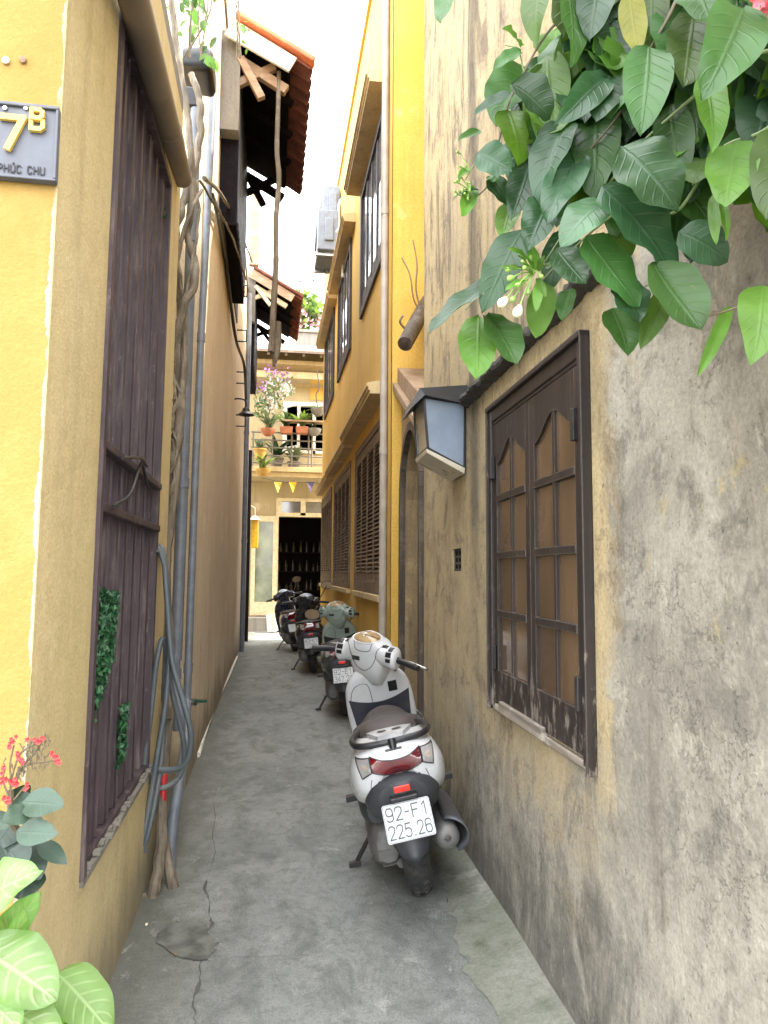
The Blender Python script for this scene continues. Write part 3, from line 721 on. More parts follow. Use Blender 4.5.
for a, b in (((2.172,-0.10,0.532),(2.172+f,0.012,3.228)), ((3.338-f,-0.10,0.532),(3.338,0.002,3.228))):
    mb.box(a, b, None) if False else mb.add([ll(x, w, z) for x, w, z in ((a[0],a[1],a[2]),(b[0],a[1],a[2]),(b[0],b[1],a[2]),(a[0],b[1],a[2]),(a[0],a[1],b[2]),(b[0],a[1],b[2]),(b[0],b[1],b[2]),(a[0],b[1],b[2]))], [(0,3,2,1),(4,5,6,7),(0,1,5,4),(1,2,6,5),(2,3,7,6),(3,0,4,7)])
def lbox(mb, a, b):
    mb.add([ll(x, w, z) for x, w, z in ((a[0],a[1],a[2]),(b[0],a[1],a[2]),(b[0],b[1],a[2]),(a[0],b[1],a[2]),(a[0],a[1],b[2]),(b[0],a[1],b[2]),(b[0],b[1],b[2]),(a[0],b[1],b[2]))], [(0,3,2,1),(4,5,6,7),(0,1,5,4),(1,2,6,5),(2,3,7,6),(3,0,4,7)])
lbox(mb, (2.208,-0.10,3.19), (3.302,0.004,3.226)); lbox(mb, (2.208,-0.12,0.535), (3.302,-0.005,0.56))
mb.build('gate_frame', M['gate_metal'], fold, smooth=0, bevel=0.003)
n = 13; pitch = 1.09/n
for i in range(n):
    mb = MB(); y0 = 2.21+i*pitch; o = -0.022-0.012*(i % 2)+random.uniform(-.004, .004)
    pr = [(0.006, -0.05), (0.009, 0.0), (0.024, 0.004), (0.028, -0.024), (0.053, -0.024), (0.057, 0.004), (0.072, 0.0), (pitch-0.006, -0.05)]
    V = []; F = []
    for z in (0.562, 3.188):
        for a, w in pr: V.append(ll(y0+a, o+w, z))
    for k in range(len(pr)-1): F.append((k, k+1, len(pr)+k+1, len(pr)+k))
    mb.add(V, F)
    s = mb.build('slat', M['gate_metal'], fold, smooth=0, recalc=False)
mb = MB(); lbox(mb, (2.21,-0.028,1.768), (3.33,0.010,1.796)); mb.build('rail', M['gate_metal'], fold, smooth=0, bevel=0.004)
mb = MB(); lbox(mb, (2.21,-0.028,1.578), (3.33,0.010,1.606)); mb.build('rail', M['gate_metal'], fold, smooth=0, bevel=0.004)
mb = MB(); mb.tube(spline([ll(2.3,0.02,1.60), ll(2.5,0.03,1.66), ll(2.62,0.035,1.77), ll(2.70,0.03,1.79), ll(2.85,0.03,1.72)], 6), 0.006, 6)
mb.tube(spline([ll(2.35,0.03,1.76), ll(2.6,0.04,1.80), ll(2.8,0.03,1.80)], 6), 0.006, 6); mb.build('tie_wire', M['black_metal'], fold)
mb = MB()
for i in range(70):
    y = random.uniform(2.2, 3.3); mb.cbox(ll(y, random.uniform(-0.06, 0.006), 0.536+random.random()*0.008), (0.03, 0.03, 0.012), Matrix.Identity(4))
lbox(mb, (2.176,-0.11,0.515), (3.332,0.010,0.534)); mb.build('sill', M['concrete'], fold, smooth=0)

# gutter pipe and eave board over the gate
gut = thing('gutter_pipe', 'thick beige gutter pipe under the eave above the folding gate', 'pipe', (-0.42, 2.6, 3.2))
e1 = at(182, 178, 3.5); e0 = at(134, 0, 2.1); dv = (e1-e0)
mb = MB(); P = [e0-dv*0.6, e0, e0+dv*0.55, e1]
mb.tube(P, 0.049, 20); mb.build('pipe', M['pvc_beige'], gut)
mb = MB(); mb.tube([e0+dv*0.62, e0+dv*0.72], 0.0525, 20); mb.build('collar', M['pvc_beige'], gut)

# ------------------------------------------------------------------ tall peach house further along on the left
pe = thing('peach_house', 'long peach coloured house wall running up the left of the alley', 'house', (LX, 5, 0))
BX = -0.515
mb = MB(); mb.panel([4.90, 7.1, 9.6, 14.7], [-0.2, 4.75, 6.0, 6.6], [(7.1, 9.6, 4.75, 6.0)], -0.24, 0, lambda u, w, z: (BX+w, u, z))
mb.box((-4.2, 4.90, -0.2), (BX-0.242, 5.1, 6.59)); mb.box((-4.2, 14.5, -0.2), (BX-0.242, 14.7, 6.59))
mb.build('wall', M['peach_wall'], pe, smooth=0)
mb = MB(); mb.box((-4.2, 4.92, 6.601), (BX+0.02, 14.7, 6.7)); mb.build('roof', M['concrete'], pe, smooth=0)
mb = MB(); mb.box((-1.2, 7.0, 4.6), (-1.15, 9.7, 6.1)); mb.build('interior', M['dark_inside'], pe, smooth=0)
mb = MB()
for i in range(26): mb.box((BX-0.03, 7.12+i*0.097, 4.76), (BX+0.015, 7.16+i*0.097, 5.99))
for i in range(8): mb.box((BX-0.025, 7.11, 4.80+i*0.16), (BX+0.010, 9.59, 4.83+i*0.16))
mb.build('window_grille', M['black_metal'], pe, smooth=0)

# ------------------------------------------------------------------ house across the end of the alley
FY = 17.6
far = thing('end_house', 'cream house with plant filled balcony closing the end of the alley', 'house', (0.4, FY, 0))
F_ = lambda u, w, z: (u, FY-w, z)
mb = MB(); mb.panel([-3, -0.38, 0.19, 0.30, 1.34, 1.40, 3.0], [-0.2, 0.33, 2.76, 2.79, 3.20, 3.5, 4.35, 5.62, 7.0], [(0.19, 1.40, 0.33, 2.76), (0.19, 1.40, 2.79, 3.20), (0.30, 1.40, 4.35, 5.62)], -0.25, 0, F_)
mb.box((-3, FY-0.0, 7.0), (3, FY+3, 7.05)); mb.build('wall', M['far_wall'], far, smooth=0)
mb = MB(); mb.box((-2.9, FY+1.6, -0.1), (2.9, FY+1.65, 6.9)); mb.box((-2.9, FY+0.26, 6.85), (2.9, FY+1.6, 6.9)); mb.box((-2.9, FY+0.26, 3.62), (2.9, FY+1.6, 3.72)); mb.box((-0.6, FY+0.26, -0.1), (-0.55, FY+1.6, 3.6)); mb.box((1.9, FY+0.26, -0.1), (1.95, FY+1.6, 3.6)); mb.box((-0.5, FY+0.26, 3.75), (-0.45, FY+1.6, 6.8)); mb.box((1.95, FY+0.26, 3.75), (2.0, FY+1.6, 6.8)); mb.build('interior', M['dark_inside'], far, smooth=0)
mb = MB(); mb.box((-0.6, FY-0.5, -0.1), (1.8, FY-0.002, 0.33)); mb.build('step', M['concrete'], far, smooth=0, bevel=0.01)
mb = MB()
for lo, hi in (((0.12,-0.1,2.76),(1.47,0.03,2.79)), ((0.12,-0.1,0.33),(0.19,0.03,2.76)), ((1.40,-0.1,0.33),(1.47,0.03,2.76)),
               ((0.12,-0.1,3.14),(1.47,0.03,3.22)), ((0.12,-0.1,2.79),(0.25,0.03,3.14)), ((0.72,-0.1,2.79),(0.84,0.03,3.14)), ((1.34,-0.1,2.79),(1.47,0.03,3.14)), ((0.25,-0.1,2.79),(1.34,0.03,2.86))):
    mb.box(F_(lo[0],hi[1],lo[2]), F_(hi[0],lo[1],hi[2]))
d = mb.build('door_frame', M['cream_paint'], far, smooth=0)
mb = MB(); mb.box((0.25, FY+0.05, 2.86), (1.34, FY+0.055, 3.14)); mb.build('transom_pane', M['glass_sky'], d, smooth=0)
# open glazed door leaf folded to the left
mb = MB(); y0, y1 = FY-0.12, FY-0.07
for x0, x1, z0, z1 in ((-0.46, -0.36, 0.36, 2.76), (0.06, 0.17, 0.36, 2.76), (-0.36, 0.06, 0.36, 0.68), (-0.36, 0.06, 2.62, 2.76)): mb.box((x0, y0, z0), (x1, y1, z1))
d = mb.build('door', M['cream_paint'], far, smooth=0)
M['door_glass'] = simple('door_glass', (0.20,0.22,0.16), 0.12, var=0.5, scale=1.5, dirt=(0.05,0.06,0.04), dirt_amt=0.8)
mb = MB(); mb.box((-0.36, y0+0.02, 0.68), (0.06, y1-0.02, 2.62)); mb.build('pane', M['door_glass'], d, smooth=0)
# shop shelves dimly seen inside
mb = MB()
for z in (0.9, 1.4, 1.9): mb.box((0.1, FY+1.2, z), (1.5, FY+1.5, z+0.03))
mb.build('shelf', M['black_timber'], far, smooth=0)
M['goods'] = simple('bottle_glass', (0.03,0.025,0.018), 0.3, var=0.9, scale=3)
random.seed(3); bot = None
for z in (0.93, 1.43, 1.93):
    for k in range(7):
        if bot is None:
            mb = MB(); mb.lathe([(0.0, 0), (0.045, 0.0), (0.048, 0.12), (0.04, 0.16), (0.015, 0.21), (0.015, 0.27)], n=10, cap=False)
            bot = tag(mb.build('bottle', M['goods']), 'dim glass bottle on the shelves inside the dark shop', 'bottle', 'bottles on the shelves of the dark shop'); o = bot
        else: o = bot.copy(); COL.objects.link(o)
        o.location = (0.25+k*0.17+random.uniform(-.04, .04), FY+1.32+random.uniform(-.05, .05), z); o.scale = (1, 1, random.uniform(0.6, 1.1))
# balcony
mb = MB(); mb.box((-1.0, FY-0.9, 3.62), (2.2, FY-0.002, 3.74)); mb.box((-1.0, FY-0.95, 3.741), (2.2, FY-0.85, 3.86)); mb.build('balcony', M['cornice'], far, smooth=0, bevel=0.01)
mb = MB(); yb = FY-0.85
for z in (3.95, 4.13, 4.32, 4.5, 4.68): mb.tube([(-0.5, yb, z), (1.9, yb, z)], 0.018, 6)
for x in (-0.45, 0.0, 0.45, 0.85, 0.93, 1.4, 1.85): mb.tube([(x, yb, 3.86), (x, yb, 4.70)], 0.02, 6)
mb.build('balcony_railing', M['concrete'], far)
mb = MB(); mb.box((0.22, FY-1.05, 4.93), (1.35, FY-0.78, 4.97)); 
for x in (0.3, 1.25): mb.bar((x, FY-0.82, 4.69), (x, FY-0.82, 4.93), 0.03, 0.03)
mb.build('plant_shelf', M['timber'], far, smooth=0)
mb = MB(); yw = FY
for lo, hi in (((0.24,-0.1,5.54),(1.46,0.04,5.64)), ((0.24,-0.1,4.35),(0.32,0.04,5.54)), ((0.98,-0.1,4.35),(1.06,0.04,5.54)), ((1.38,-0.1,4.35),(1.46,0.04,5.54)), ((0.32,-0.1,4.35),(1.38,0.04,4.42))):
    mb.box(F_(lo[0],hi[1],lo[2]), F_(hi[0],lo[1],hi[2]))
w = mb.build('window', M['white_paint'], far, smooth=0)
mb = MB()
for a, b in (((0.32, FY-0.06, 4.42), (0.62, FY-0.45, 4.42)),):
    mb.bar(Vector(a)+Vector((0,0,0.02)), Vector(b)+Vector((0,0,0.02)), 0.04, 0.07); mb.bar(Vector(a)+Vector((0,0,1.08)), Vector(b)+Vector((0,0,1.08)), 0.04, 0.07)
    mb.bar(Vector(b)+Vector((0,0,-0.01)), Vector(b)+Vector((0,0,1.11)), 0.07, 0.05, up=(0,1,0)); mb.bar(Vector(a), Vector(a)+Vector((0,0,1.1)), 0.05, 0.05, up=(0,1,0))
mb.build('sash', M['white_paint'], w, smooth=0)
mb = MB(); mb.box((0.9, FY-0.015, 5.72), (1.9, FY+0.0-0.003, 6.35)); mb.build('blind', M['yellow_paint'], far, smooth=0)
mb = MB(); mb.box((-3, FY-0.06, 6.02), (3, FY-0.0035, 6.10)); mb.box((-3, FY-0.5, 6.45), (3, FY-0.004, 6.55)); mb.box((-3, FY-0.45, 6.12), (3, FY-0.40, 6.28)); mb.build('moulding', M['cornice'], far, smooth=0)
mb = MB(); mb.add([(-3,FY-0.9,6.62),(3,FY-0.9,6.62),(3,FY+0.6,7.25),(-3,FY+0.6,7.25),(-3,FY-0.9,6.68),(3,FY-0.9,6.68),(3,FY+0.6,7.31),(-3,FY+0.6,7.31)], [(0,3,2,1),(4,5,6,7),(0,1,5,4),(1,2,6,5),(2,3,7,6),(3,0,4,7)])
for i in range(9): mb.bar((-1.4+i*0.42, FY-0.85, 6.6), (-1.4+i*0.42, FY-0.02, 6.93), 0.06, 0.09)
mb.build('roof', M['shutter_wood'], far, smooth=0)
mb = MB(); mb.box((0.55, FY+0.9, 7.05), (1.5, FY+1.5, 7.75)); mb.box((0.5, FY+0.85, 7.75), (1.55, FY+1.55, 7.82)); mb.build('roof_tank_base', M['concrete'], far, smooth=0)
# ------------------------------------------------------------------ scooters
def paint(name, col, rough=0.25, dirt=(0.25,0.22,0.18)):
    t = NT(name); n1 = t.noise(7, 6, 0.6)
    c = t.mix(t.math('MULTIPLY', t.rng(n1, 0.5, 0.75), 0.22), col, dirt)
    t.b.inputs['Coat Weight'].default_value = 0.5; t.b.inputs['Coat Roughness'].default_value = 0.12
    return t.out(c, t.rng(n1, 0.3, 0.7, rough, rough+0.15))
M['white_body'] = paint('white_body', (0.56,0.57,0.585), 0.15, (0.24,0.22,0.19))
M['green_body'] = paint('pale_green_body', (0.27,0.34,0.295))
M['black_body'] = paint('black_body', (0.018,0.018,0.02), 0.18)
M['blue_body'] = paint('navy_body', (0.02,0.025,0.05), 0.18)
M['trim_blue_white'] = paint('pale_blue_trim', (0.45,0.52,0.62))
M['plastic'] = simple('dark_plastic', (0.030,0.033,0.039), 0.5, dirt=(0.11,0.10,0.088), dirt_amt=0.4, scale=10, bump=0.05)
M['black_plastic'] = simple('black_plastic', (0.011,0.011,0.013), 0.4, dirt=(0.06,0.055,0.05), dirt_amt=0.35)
M['seat'] = simple('seat_vinyl', (0.04,0.031,0.03), 0.5, dirt=(0.1,0.08,0.07), dirt_amt=0.35, scale=8, bump=0.12)
M['rubber'] = simple('tyre_rubber', (0.022,0.022,0.023), 0.85, dirt=(0.13,0.12,0.1), dirt_amt=0.5, bump=0.2)
M['cast'] = simple('cast_aluminium', (0.12,0.117,0.112), 0.55, 0.35, var=0.3, dirt=(0.09,0.075,0.06), dirt_amt=0.7, bump=0.25)
M['muffler'] = simple('muffler_paint', (0.19,0.187,0.183), 0.45, 0.3, dirt=(0.14,0.12,0.1), dirt_amt=0.5)
M['shield'] = simple('shield_grey', (0.085,0.09,0.10), 0.4, 0.2, dirt=(0.12,0.11,0.1), dirt_amt=0.4)
M['chrome'] = simple('chrome', (0.75,0.75,0.75), 0.12, 1.0)
M['red_lens'] = simple('red_lens', (0.10,0.003,0.006), 0.08, var=0.3, Coat_Weight=1.0)
M['clear_lens'] = simple('clear_lens', (0.25,0.24,0.235), 0.12, var=0.2, scale=9, Coat_Weight=1.0)
M['amber_lens'] = simple('amber_bulb', (0.30,0.25,0.21), 0.15, var=0.2)
M['red_reflector'] = simple('red_reflector', (0.80,0.03,0.02), 0.25)
M['plate_white'] = simple('plate_white', (0.46,0.48,0.49), 0.4, var=0.06, dirt=(0.45,0.4,0.33), dirt_amt=0.35)
M['plate_black'] = simple('plate_black', (0.07,0.08,0.085), 0.6)
M['dial'] = simple('dial_lens', (0.30,0.215,0.115), 0.12, var=0.35, scale=18)
M['silver'] = simple('silver_plastic', (0.5,0.5,0.5), 0.35, 0.5)
M['mirror_glass'] = simple('mirror_glass', (0.8,0.8,0.8), 0.03, 1.0, var=0.02)
LEAN, YAWS = -13, -8

def steer_matrix(deg):
    ax = Vector((0, -math.sin(R(26)), math.cos(R(26)))); p = Vector((0, 0.98, 0.75))
    return Matrix.Translation(p) @ Matrix.Rotation(R(deg), 4, ax) @ Matrix.Translation(-p)

def ring_body(y, zt, zs, zc, hw, zm=None, tuck=0.72):
    zm = zm if zm is not None else (zt*0.55+zs*0.45)
    h = [(0, zt), (0.45*hw, zt-0.004), (0.80*hw, zt-0.028), (hw, zm), (0.96*hw, zs+0.035), (tuck*hw, zs), (0.36*hw, (zs+zc)/2+0.012)]
    pts = [(x, y, z) for x, z in h] + [(0, y, zc)] + [(-x, y, z) for x, z in reversed(h[1:])]
    return pts
def ell(c, a, b, n=10, axis='xz', p=2.4):
    out = []
    for i in range(n):
        t = 2*math.pi*i/n; cx, sx = math.cos(t), math.sin(t)
        u = a*math.copysign(abs(cx)**(2/p), cx); v = b*math.copysign(abs(sx)**(2/p), sx)
        if axis == 'xz': out.append((c[0]+u, c[1], c[2]+v))
        elif axis == 'xy': out.append((c[0]+u, c[1]+v, c[2]))
        else: out.append((c[0], c[1]+u, c[2]+v))
    return out
def bvh_of(mb): return BVHTree.FromPolygons([tuple(p) for p in mb.v], [tuple(f) for f in mb.f])
def decal(bvh, poly, origin_fn, direction, off=0.003, nu=14, nv=8, thick=0.006):
    """patch given by 4 edge curves (poly(u,v)->(p,q)), projected on a body along direction"""
    mb = MB(); d = Vector(direction).normalized(); V = []; ok = True
    for i in range(nu+1):
        for j in range(nv+1):
            o = Vector(origin_fn(*poly(i/nu, j/nv))); hit = bvh.ray_cast(o, d)
            if hit[0] is None:
                near = bvh.find_nearest(o + d*(0.5)); p, nn = near[0], near[1]
            else: p, nn = hit[0], hit[1]
            if nn.dot(d) > 0: nn = -nn
            V.append((p, nn))
    k = nv+1
    top = [p+n*off for p, n in V]; bot = [p-n*thick for p, n in V]
    F = []
    for i in range(nu):
        for j in range(nv): F.append((i*k+j, (i+1)*k+j, (i+1)*k+j+1, i*k+j+1))
    mb.add(top, F)
    edge = [i*k for i in range(nu+1)]+[nu*k+j for j in range(1, k)]+[i*k+nv for i in range(nu-1, -1, -1)]+[j for j in range(nv-1, 0, -1)]
    mb.edge = [top[i] for i in edge]; E = len(edge); mb.add([top[i] for i in edge]+[bot[i] for i in edge], [(i, (i+1) % E, E+(i+1) % E, E+i) for i in range(E)])
    return mb
def lerp(a, b, t): return a+(b-a)*t

def wheel(root, Mw, name='wheel', rim_mat=None):
    tyre = MB(Mw)
    prof = [(0.182, -0.040), (0.205, -0.052), (0.235, -0.058), (0.258, -0.046), (0.270, -0.024), (0.274, 0.0), (0.270, 0.024), (0.258, 0.046), (0.235, 0.058), (0.205, 0.052), (0.182, 0.040)]
    RX = Matrix.Rotation(R(90), 4, 'Y')
    tyre.lathe(prof, RX, 48, cap=False)
    for i in range(40):          # tread blocks
        a = 2*math.pi*i/40
        for s in (-1, 1):
            Mt = RX @ Matrix.Rotation(a+s*0.03, 4, 'Z') @ Matrix.Translation((0.267, 0, s*0.028)) @ Matrix.Rotation(s*R(-28), 4, 'Y') @ Matrix.Rotation(s*0.5, 4, 'X')
            tyre.cbox((0, 0, 0), (0.010, 0.026, 0.026), Mt)
    w = tyre.build(name, M['rubber'], root, local=True)
    rim = MB(Mw); rim.lathe([(0.185, -0.042), (0.17, -0.03), (0.165, 0.0), (0.17, 0.03), (0.185, 0.042)], RX, 36, cap=False)
    for i in range(5):
        a = 2*math.pi*i/5; rim.bar(RX @ Vector((0.03*math.cos(a), 0.03*math.sin(a), 0)), RX @ Vector((0.17*math.cos(a), 0.17*math.sin(a), 0)), 0.03, 0.022, up=(1, 0, 0))
    rim.lathe([(0.045, -0.05), (0.045, 0.05)], RX, 18)
    rim.build('rim', rim_mat or M['cast'], w, local=True)
    return w

def make_scooter(label, loc, lean, yaw, steer, body, inner, plate=None, plate_col='92', tail='wide', mirror=None, brand_trim=True, muffler_mat=None, plate_off=(0, 0, 0), grp='scooters parked along the alley wall', screen=None, tail_mat=None):
    root = thing('scooter', label, 'scooter', loc, (0, R(lean), R(yaw)), grp)
    B = lambda mb, n, m, p=None, **k: mb.build(n, m, p or root, local=True, **k)
    # --- wheels
    wheel(root, Matrix.Translation((0, 0, 0.272)))
    S = steer_matrix(steer) @ Matrix.Translation((0, 0, 0))
    wheel(root, S @ Matrix.Translation((0, 1.26, 0.272)))
    # --- tail body
    tb = MB()
    tb.loft([ring_body(-0.325, 0.678, 0.585, 0.625, 0.115), ring_body(-0.290, 0.698, 0.525, 0.590, 0.168), ring_body(-0.21, 0.704, 0.478, 0.555, 0.197),
             ring_body(-0.08, 0.704, 0.435, 0.50, 0.204), ring_body(0.12, 0.70, 0.410, 0.43, 0.194), ring_body(0.34, 0.69, 0.40, 0.40, 0.165),
             ring_body(0.52, 0.66, 0.36, 0.36, 0.135), ring_body(0.60, 0.60, 0.34, 0.34, 0.115)], 5, 6)
    body_o = B(tb, 'body', tail_mat or body, smooth=50); bv = bvh_of(tb)
    rear = lambda p, q: (p, -0.9, q)
    # --- tail light: red centre, clear corners with amber bulbs
    if tail == 'wide':
        def red(u, v):
            x = lerp(-0.104, 0.104, u); k = (abs(x)/0.104)
            return (x, lerp(0.598+0.026*k*k, 0.656+0.024*k*k, v))
        dr_ = decal(bv, red, rear, (0, 1, 0), 0.004); t_ = B(dr_, 'tail_light', M['red_lens'], smooth=50)
        ol = MB(); ol.tube(dr_.edge+[dr_.edge[0]], 0.0026, 5); B(ol, 'lens_rim', M['black_plastic'], t_)
        for s in (-1, 1):
            def corner(u, v, s=s):
                return (s*lerp(0.106, lerp(0.146, 0.160, v), u), lerp(lerp(0.624, 0.604, u), lerp(0.676, 0.672, u), v))
            dm = decal(bv, corner, rear, (0, 1, 0), 0.004, 8, 8); c_ = B(dm, 'indicator', M['clear_lens'], smooth=50)
            ol = MB(); ol.tube(dm.edge+[dm.edge[0]], 0.0026, 5); B(ol, 'lens_rim', M['black_plastic'], c_)
            def bulb(u, v, s=s):
                a = 2*math.pi*u; r = 0.011*v; return (s*0.130+r*math.cos(a), 0.645+r*1.1*math.sin(a))
            B(decal(bv, bulb, rear, (0, 1, 0), 0.0055, 14, 3, 0.001), 'bulb', M['amber_lens'], c_, smooth=50)
    else:
        def red(u, v):
            x = lerp(-0.075, 0.075, u); return (x, lerp(0.585, 0.695, v))
        B(decal(bv, red, rear, (0, 1, 0), 0.012), 'tail_light', M['red_lens'], smooth=50)
        for s in (-1, 1):
            def corner(u, v, s=s): return (s*lerp(0.080, 0.125, u), lerp(0.63, 0.685, v))
            B(decal(bv, corner, rear, (0, 1, 0), 0.006, 8, 8), 'indicator', M['clear_lens'], smooth=50)
    # panel seams running down from the light cluster
    for s in (-1, 1):
        pts = []
        for i in range(10):
            hit = bv.ray_cast(Vector((s*lerp(0.112, 0.128, i/9), -0.9, lerp(0.594, 0.535, i/9))), Vector((0, 1, 0)))
            if hit[0] is not None: pts.append(hit[0]+Vector((0, -0.0006, 0)))
        if len(pts) > 3: sm = MB(); sm.tube(pts, 0.0017, 5); B(sm, 'seam', M['plastic'], body_o)
    # --- under-tail, reflector, mudguard
    ut = MB()
    ut.loft([ell((0, -0.358, 0.515), 0.095, 0.060), ell((0, -0.305, 0.505), 0.142, 0.090), ell((0, -0.2, 0.485), 0.160, 0.105), ell((0, 0.0, 0.44), 0.15, 0.10), ell((0, 0.25, 0.40), 0.12, 0.07)], 4, 4)
    B(ut, 'under_tail', M['plastic'], smooth=50)
    mg = MB()
    def guard(u, v):
        s = lerp(-1, 1, u); z = lerp(0.575, 0.285, v); hw = lerp(0.095, 0.090, min(1, v*1.4)) if v < 0.70 else lerp(0.090, 0.052, (v-0.70)/0.30)
        return (s*hw, lerp(-0.360, -0.430, v)+0.055*s*s, z+0.012*s*s)
    mg.grid(guard, 10, 14); o = B(mg, 'mudguard', M['plastic'], smooth=60, recalc=False)
    sd = o.modifiers.new('thickness', 'SOLIDIFY'); sd.thickness = 0.006
    mb = MB(); mb.cbox((0, -0.402, 0.560), (0.066, 0.008, 0.024), Matrix.Rotation(0, 4, 'X'))
    B(mb, 'reflector', M['red_reflector'], smooth=0, bevel=0.003)
    mb = MB(); mb.cbox((0, -0.395, 0.525), (0.11, 0.05, 0.018)); B(mb, 'plate_bracket', M['black_plastic'], smooth=0, bevel=0.004)
    # --- number plate
    PM = Matrix.Translation(Vector((0, -0.432, 0.447))+Vector(plate_off)) @ Matrix.Rotation(R(68), 4, 'X')
    pm = MB(); n = 6; P = []
    for cx, cy, a0 in ((0.085, 0.06, 0), (-0.085, 0.06, 90), (-0.085, -0.06, 180), (0.085, -0.06, 270)):
        for i in range(n+1):
            a = R(a0+90*i/n); P.append((cx+0.010*math.cos(a), cy+0.010*math.sin(a)))
    k = len(P); pm.add([(x, y, 0) for x, y in P]+[(x, y, 0.003) for x, y in P], [tuple(reversed(range(k))), tuple(range(k, 2*k))]+[(i, (i+1) % k, k+(i+1) % k, k+i) for i in range(k)], PM)
    po = B(pm, 'number_plate', M['plate_white'], smooth=0)
    if plate:
        tm = MB()
        lettering(tm, plate[0], 0.047, PM @ Matrix.Translation((0, 0.032, 0.0032)), 0.17)
        lettering(tm, plate[1], 0.047, PM @ Matrix.Translation((0, -0.033, 0.0032)), 0.17, narrow=0.76 if len(plate[1]) > 4 else 0.86)
        edge = [(x*0.965, y*0.955, 0.0034) for x, y in P]
        for i in range(k): tm.bar(PM @ Vector(edge[i]), PM @ Vector(edge[(i+1) % k]), 0.0016, 0.001)
        B(tm, 'lettering', M['plate_black'], po, smooth=0, recalc=False)
    # --- seat
    st = MB()
    def sr(y, zt, zb, hw): return [(0, y, zt), (hw*0.6, y, zt-0.006), (hw*0.95, y, zt-0.03), (hw, y, zb+0.012), (hw*0.8, y, zb), (0, y, zb), (-hw*0.8, y, zb), (-hw, y, zb+0.012), (-hw*0.95, y, zt-0.03), (-hw*0.6, y, zt-0.006)]
    st.loft([sr(-0.03, 0.708, 0.690, 0.09), sr(0.0, 0.716, 0.688, 0.125), sr(0.08, 0.724, 0.686, 0.158), sr(0.18, 0.724, 0.684, 0.160), sr(0.28, 0.710, 0.676, 0.146), sr(0.42, 0.698, 0.655, 0.128), sr(0.58, 0.696, 0.63, 0.105), sr(0.66, 0.690, 0.63, 0.07)], 4, 6)
    so = B(st, 'seat', M['seat'], smooth=50); sb = bvh_of(st)
    P = [sb.ray_cast(Vector((lerp(-0.155, 0.155, i/24), 0.20+0.03*math.cos(lerp(-1.5, 1.5, i/24)), 1.2)), Vector((0, 0, -1)))[0] for i in range(25)]; P = [p for p in P if p is not None]
    if len(P) > 3: sp_ = MB(); sp_.tube(P, 0.0025, 5); B(sp_, 'seat_piping', M['black_plastic'], so)
    # --- silver trim with two dark holes behind the seat
    if tail == 'wide':
        tr = decal(bv, lambda u, v: (lerp(-1, 1, u)*lerp(0.055, 0.10, v), lerp(-0.165, -0.030, v)), lambda p, q: (p, q, 1.2), (0, 0, -1), 0.018)
        to = B(tr, 'seat_trim', M['silver'], smooth=50)
        hm = MB()
        for s in (-1, 1): hm.add([(s*0.033+0.022*math.cos(i*R(30)), -0.090+0.018*math.sin(i*R(30)), 0.7245) for i in range(12)], [tuple(range(12))])
        B(hm, 'trim_hole', M['black_plastic'], to, smooth=0)
    # --- grab rail
    gr = MB()
    gr.tube(spline([(0.140, 0.08, 0.700), (0.163, -0.04, 0.708), (0.163, -0.15, 0.712), (0.135, -0.225, 0.712), (0.06, -0.250, 0.712), (0, -0.255, 0.712), (-0.06, -0.250, 0.712), (-0.135, -0.225, 0.712), (-0.163, -0.15, 0.712), (-0.163, -0.04, 0.708), (-0.140, 0.08, 0.700)], 6), 0.014, 10)
    gr.tube([(0, -0.278, 0.724), (0, -0.290, 0.705), (0, -0.298, 0.680)], [0.018, 0.016, 0.014], 10)
    B(gr, 'grab_rail', M['black_plastic'])
    # --- engine, air box, shock absorber
    en = MB()
    en.loft([[(-0.075, *q[1:]) for q in ell((0, 0.14, 0.285), 0.27, 0.105, 12, 'yz', 3)], [(-0.15, *q[1:]) for q in ell((0, 0.14, 0.285), 0.265, 0.10, 12, 'yz', 3)], [(-0.172, *q[1:]) for q in ell((0, 0.14, 0.285), 0.235, 0.08, 12, 'yz', 3)]], 4, 3)
    for c in ((0.28, 0.29, 0.075), (0.0, 0.275, 0.085)): en.lathe([(c[2], 0.17), (c[2]*0.9, 0.184), (c[2]*0.35, 0.188)], Matrix.Translation((0, c[0], c[1])) @ Matrix.Rotation(R(-90), 4, 'Y'), 20)
    for i in range(9):
        a = 2*math.pi*i/9; en.tube([(-0.16, 0.14+0.245*math.cos(a), 0.285+0.085*math.sin(a)), (-0.182, 0.14+0.245*math.cos(a), 0.285+0.085*math.sin(a))], 0.008, 6)
    en.loft([ell((-0.105, -0.16, 0.26), 0.045, 0.06), ell((-0.105, -0.12, 0.27), 0.075, 0.095), ell((-0.10, 0.0, 0.28), 0.085, 0.11), ell((-0.09, 0.1, 0.28), 0.08, 0.10)], 4, 3); en.box((-0.15, -0.165, 0.215), (-0.10, -0.15, 0.255)); en.tube([(-0.06, -0.17, 0.19), (-0.06, -0.05, 0.19)], 0.02, 10); en.box((-0.12, 0.02, 0.20), (0.10, 0.48, 0.36)); en.box((-0.14, -0.13, 0.175), (-0.06, -0.03, 0.235)); en.box((-0.10, -0.02, 0.15), (0.02, 0.10, 0.20))
    for i in range(6): en.box((-0.09, 0.46+i*0.022, 0.22), (0.09, 0.470+i*0.022, 0.36))
    B(en, 'engine', M['cast'], smooth=40)
    ab = MB(); ab.loft([ell((-0.125, -0.15, 0.42), 0.035, 0.055), ell((-0.145, -0.05, 0.42), 0.050, 0.075), ell((-0.145, 0.18, 0.41), 0.050, 0.075), ell((-0.125, 0.30, 0.41), 0.03, 0.045)], 4, 4); B(ab, 'air_box', M['plastic'], smooth=50)
    sh = MB()
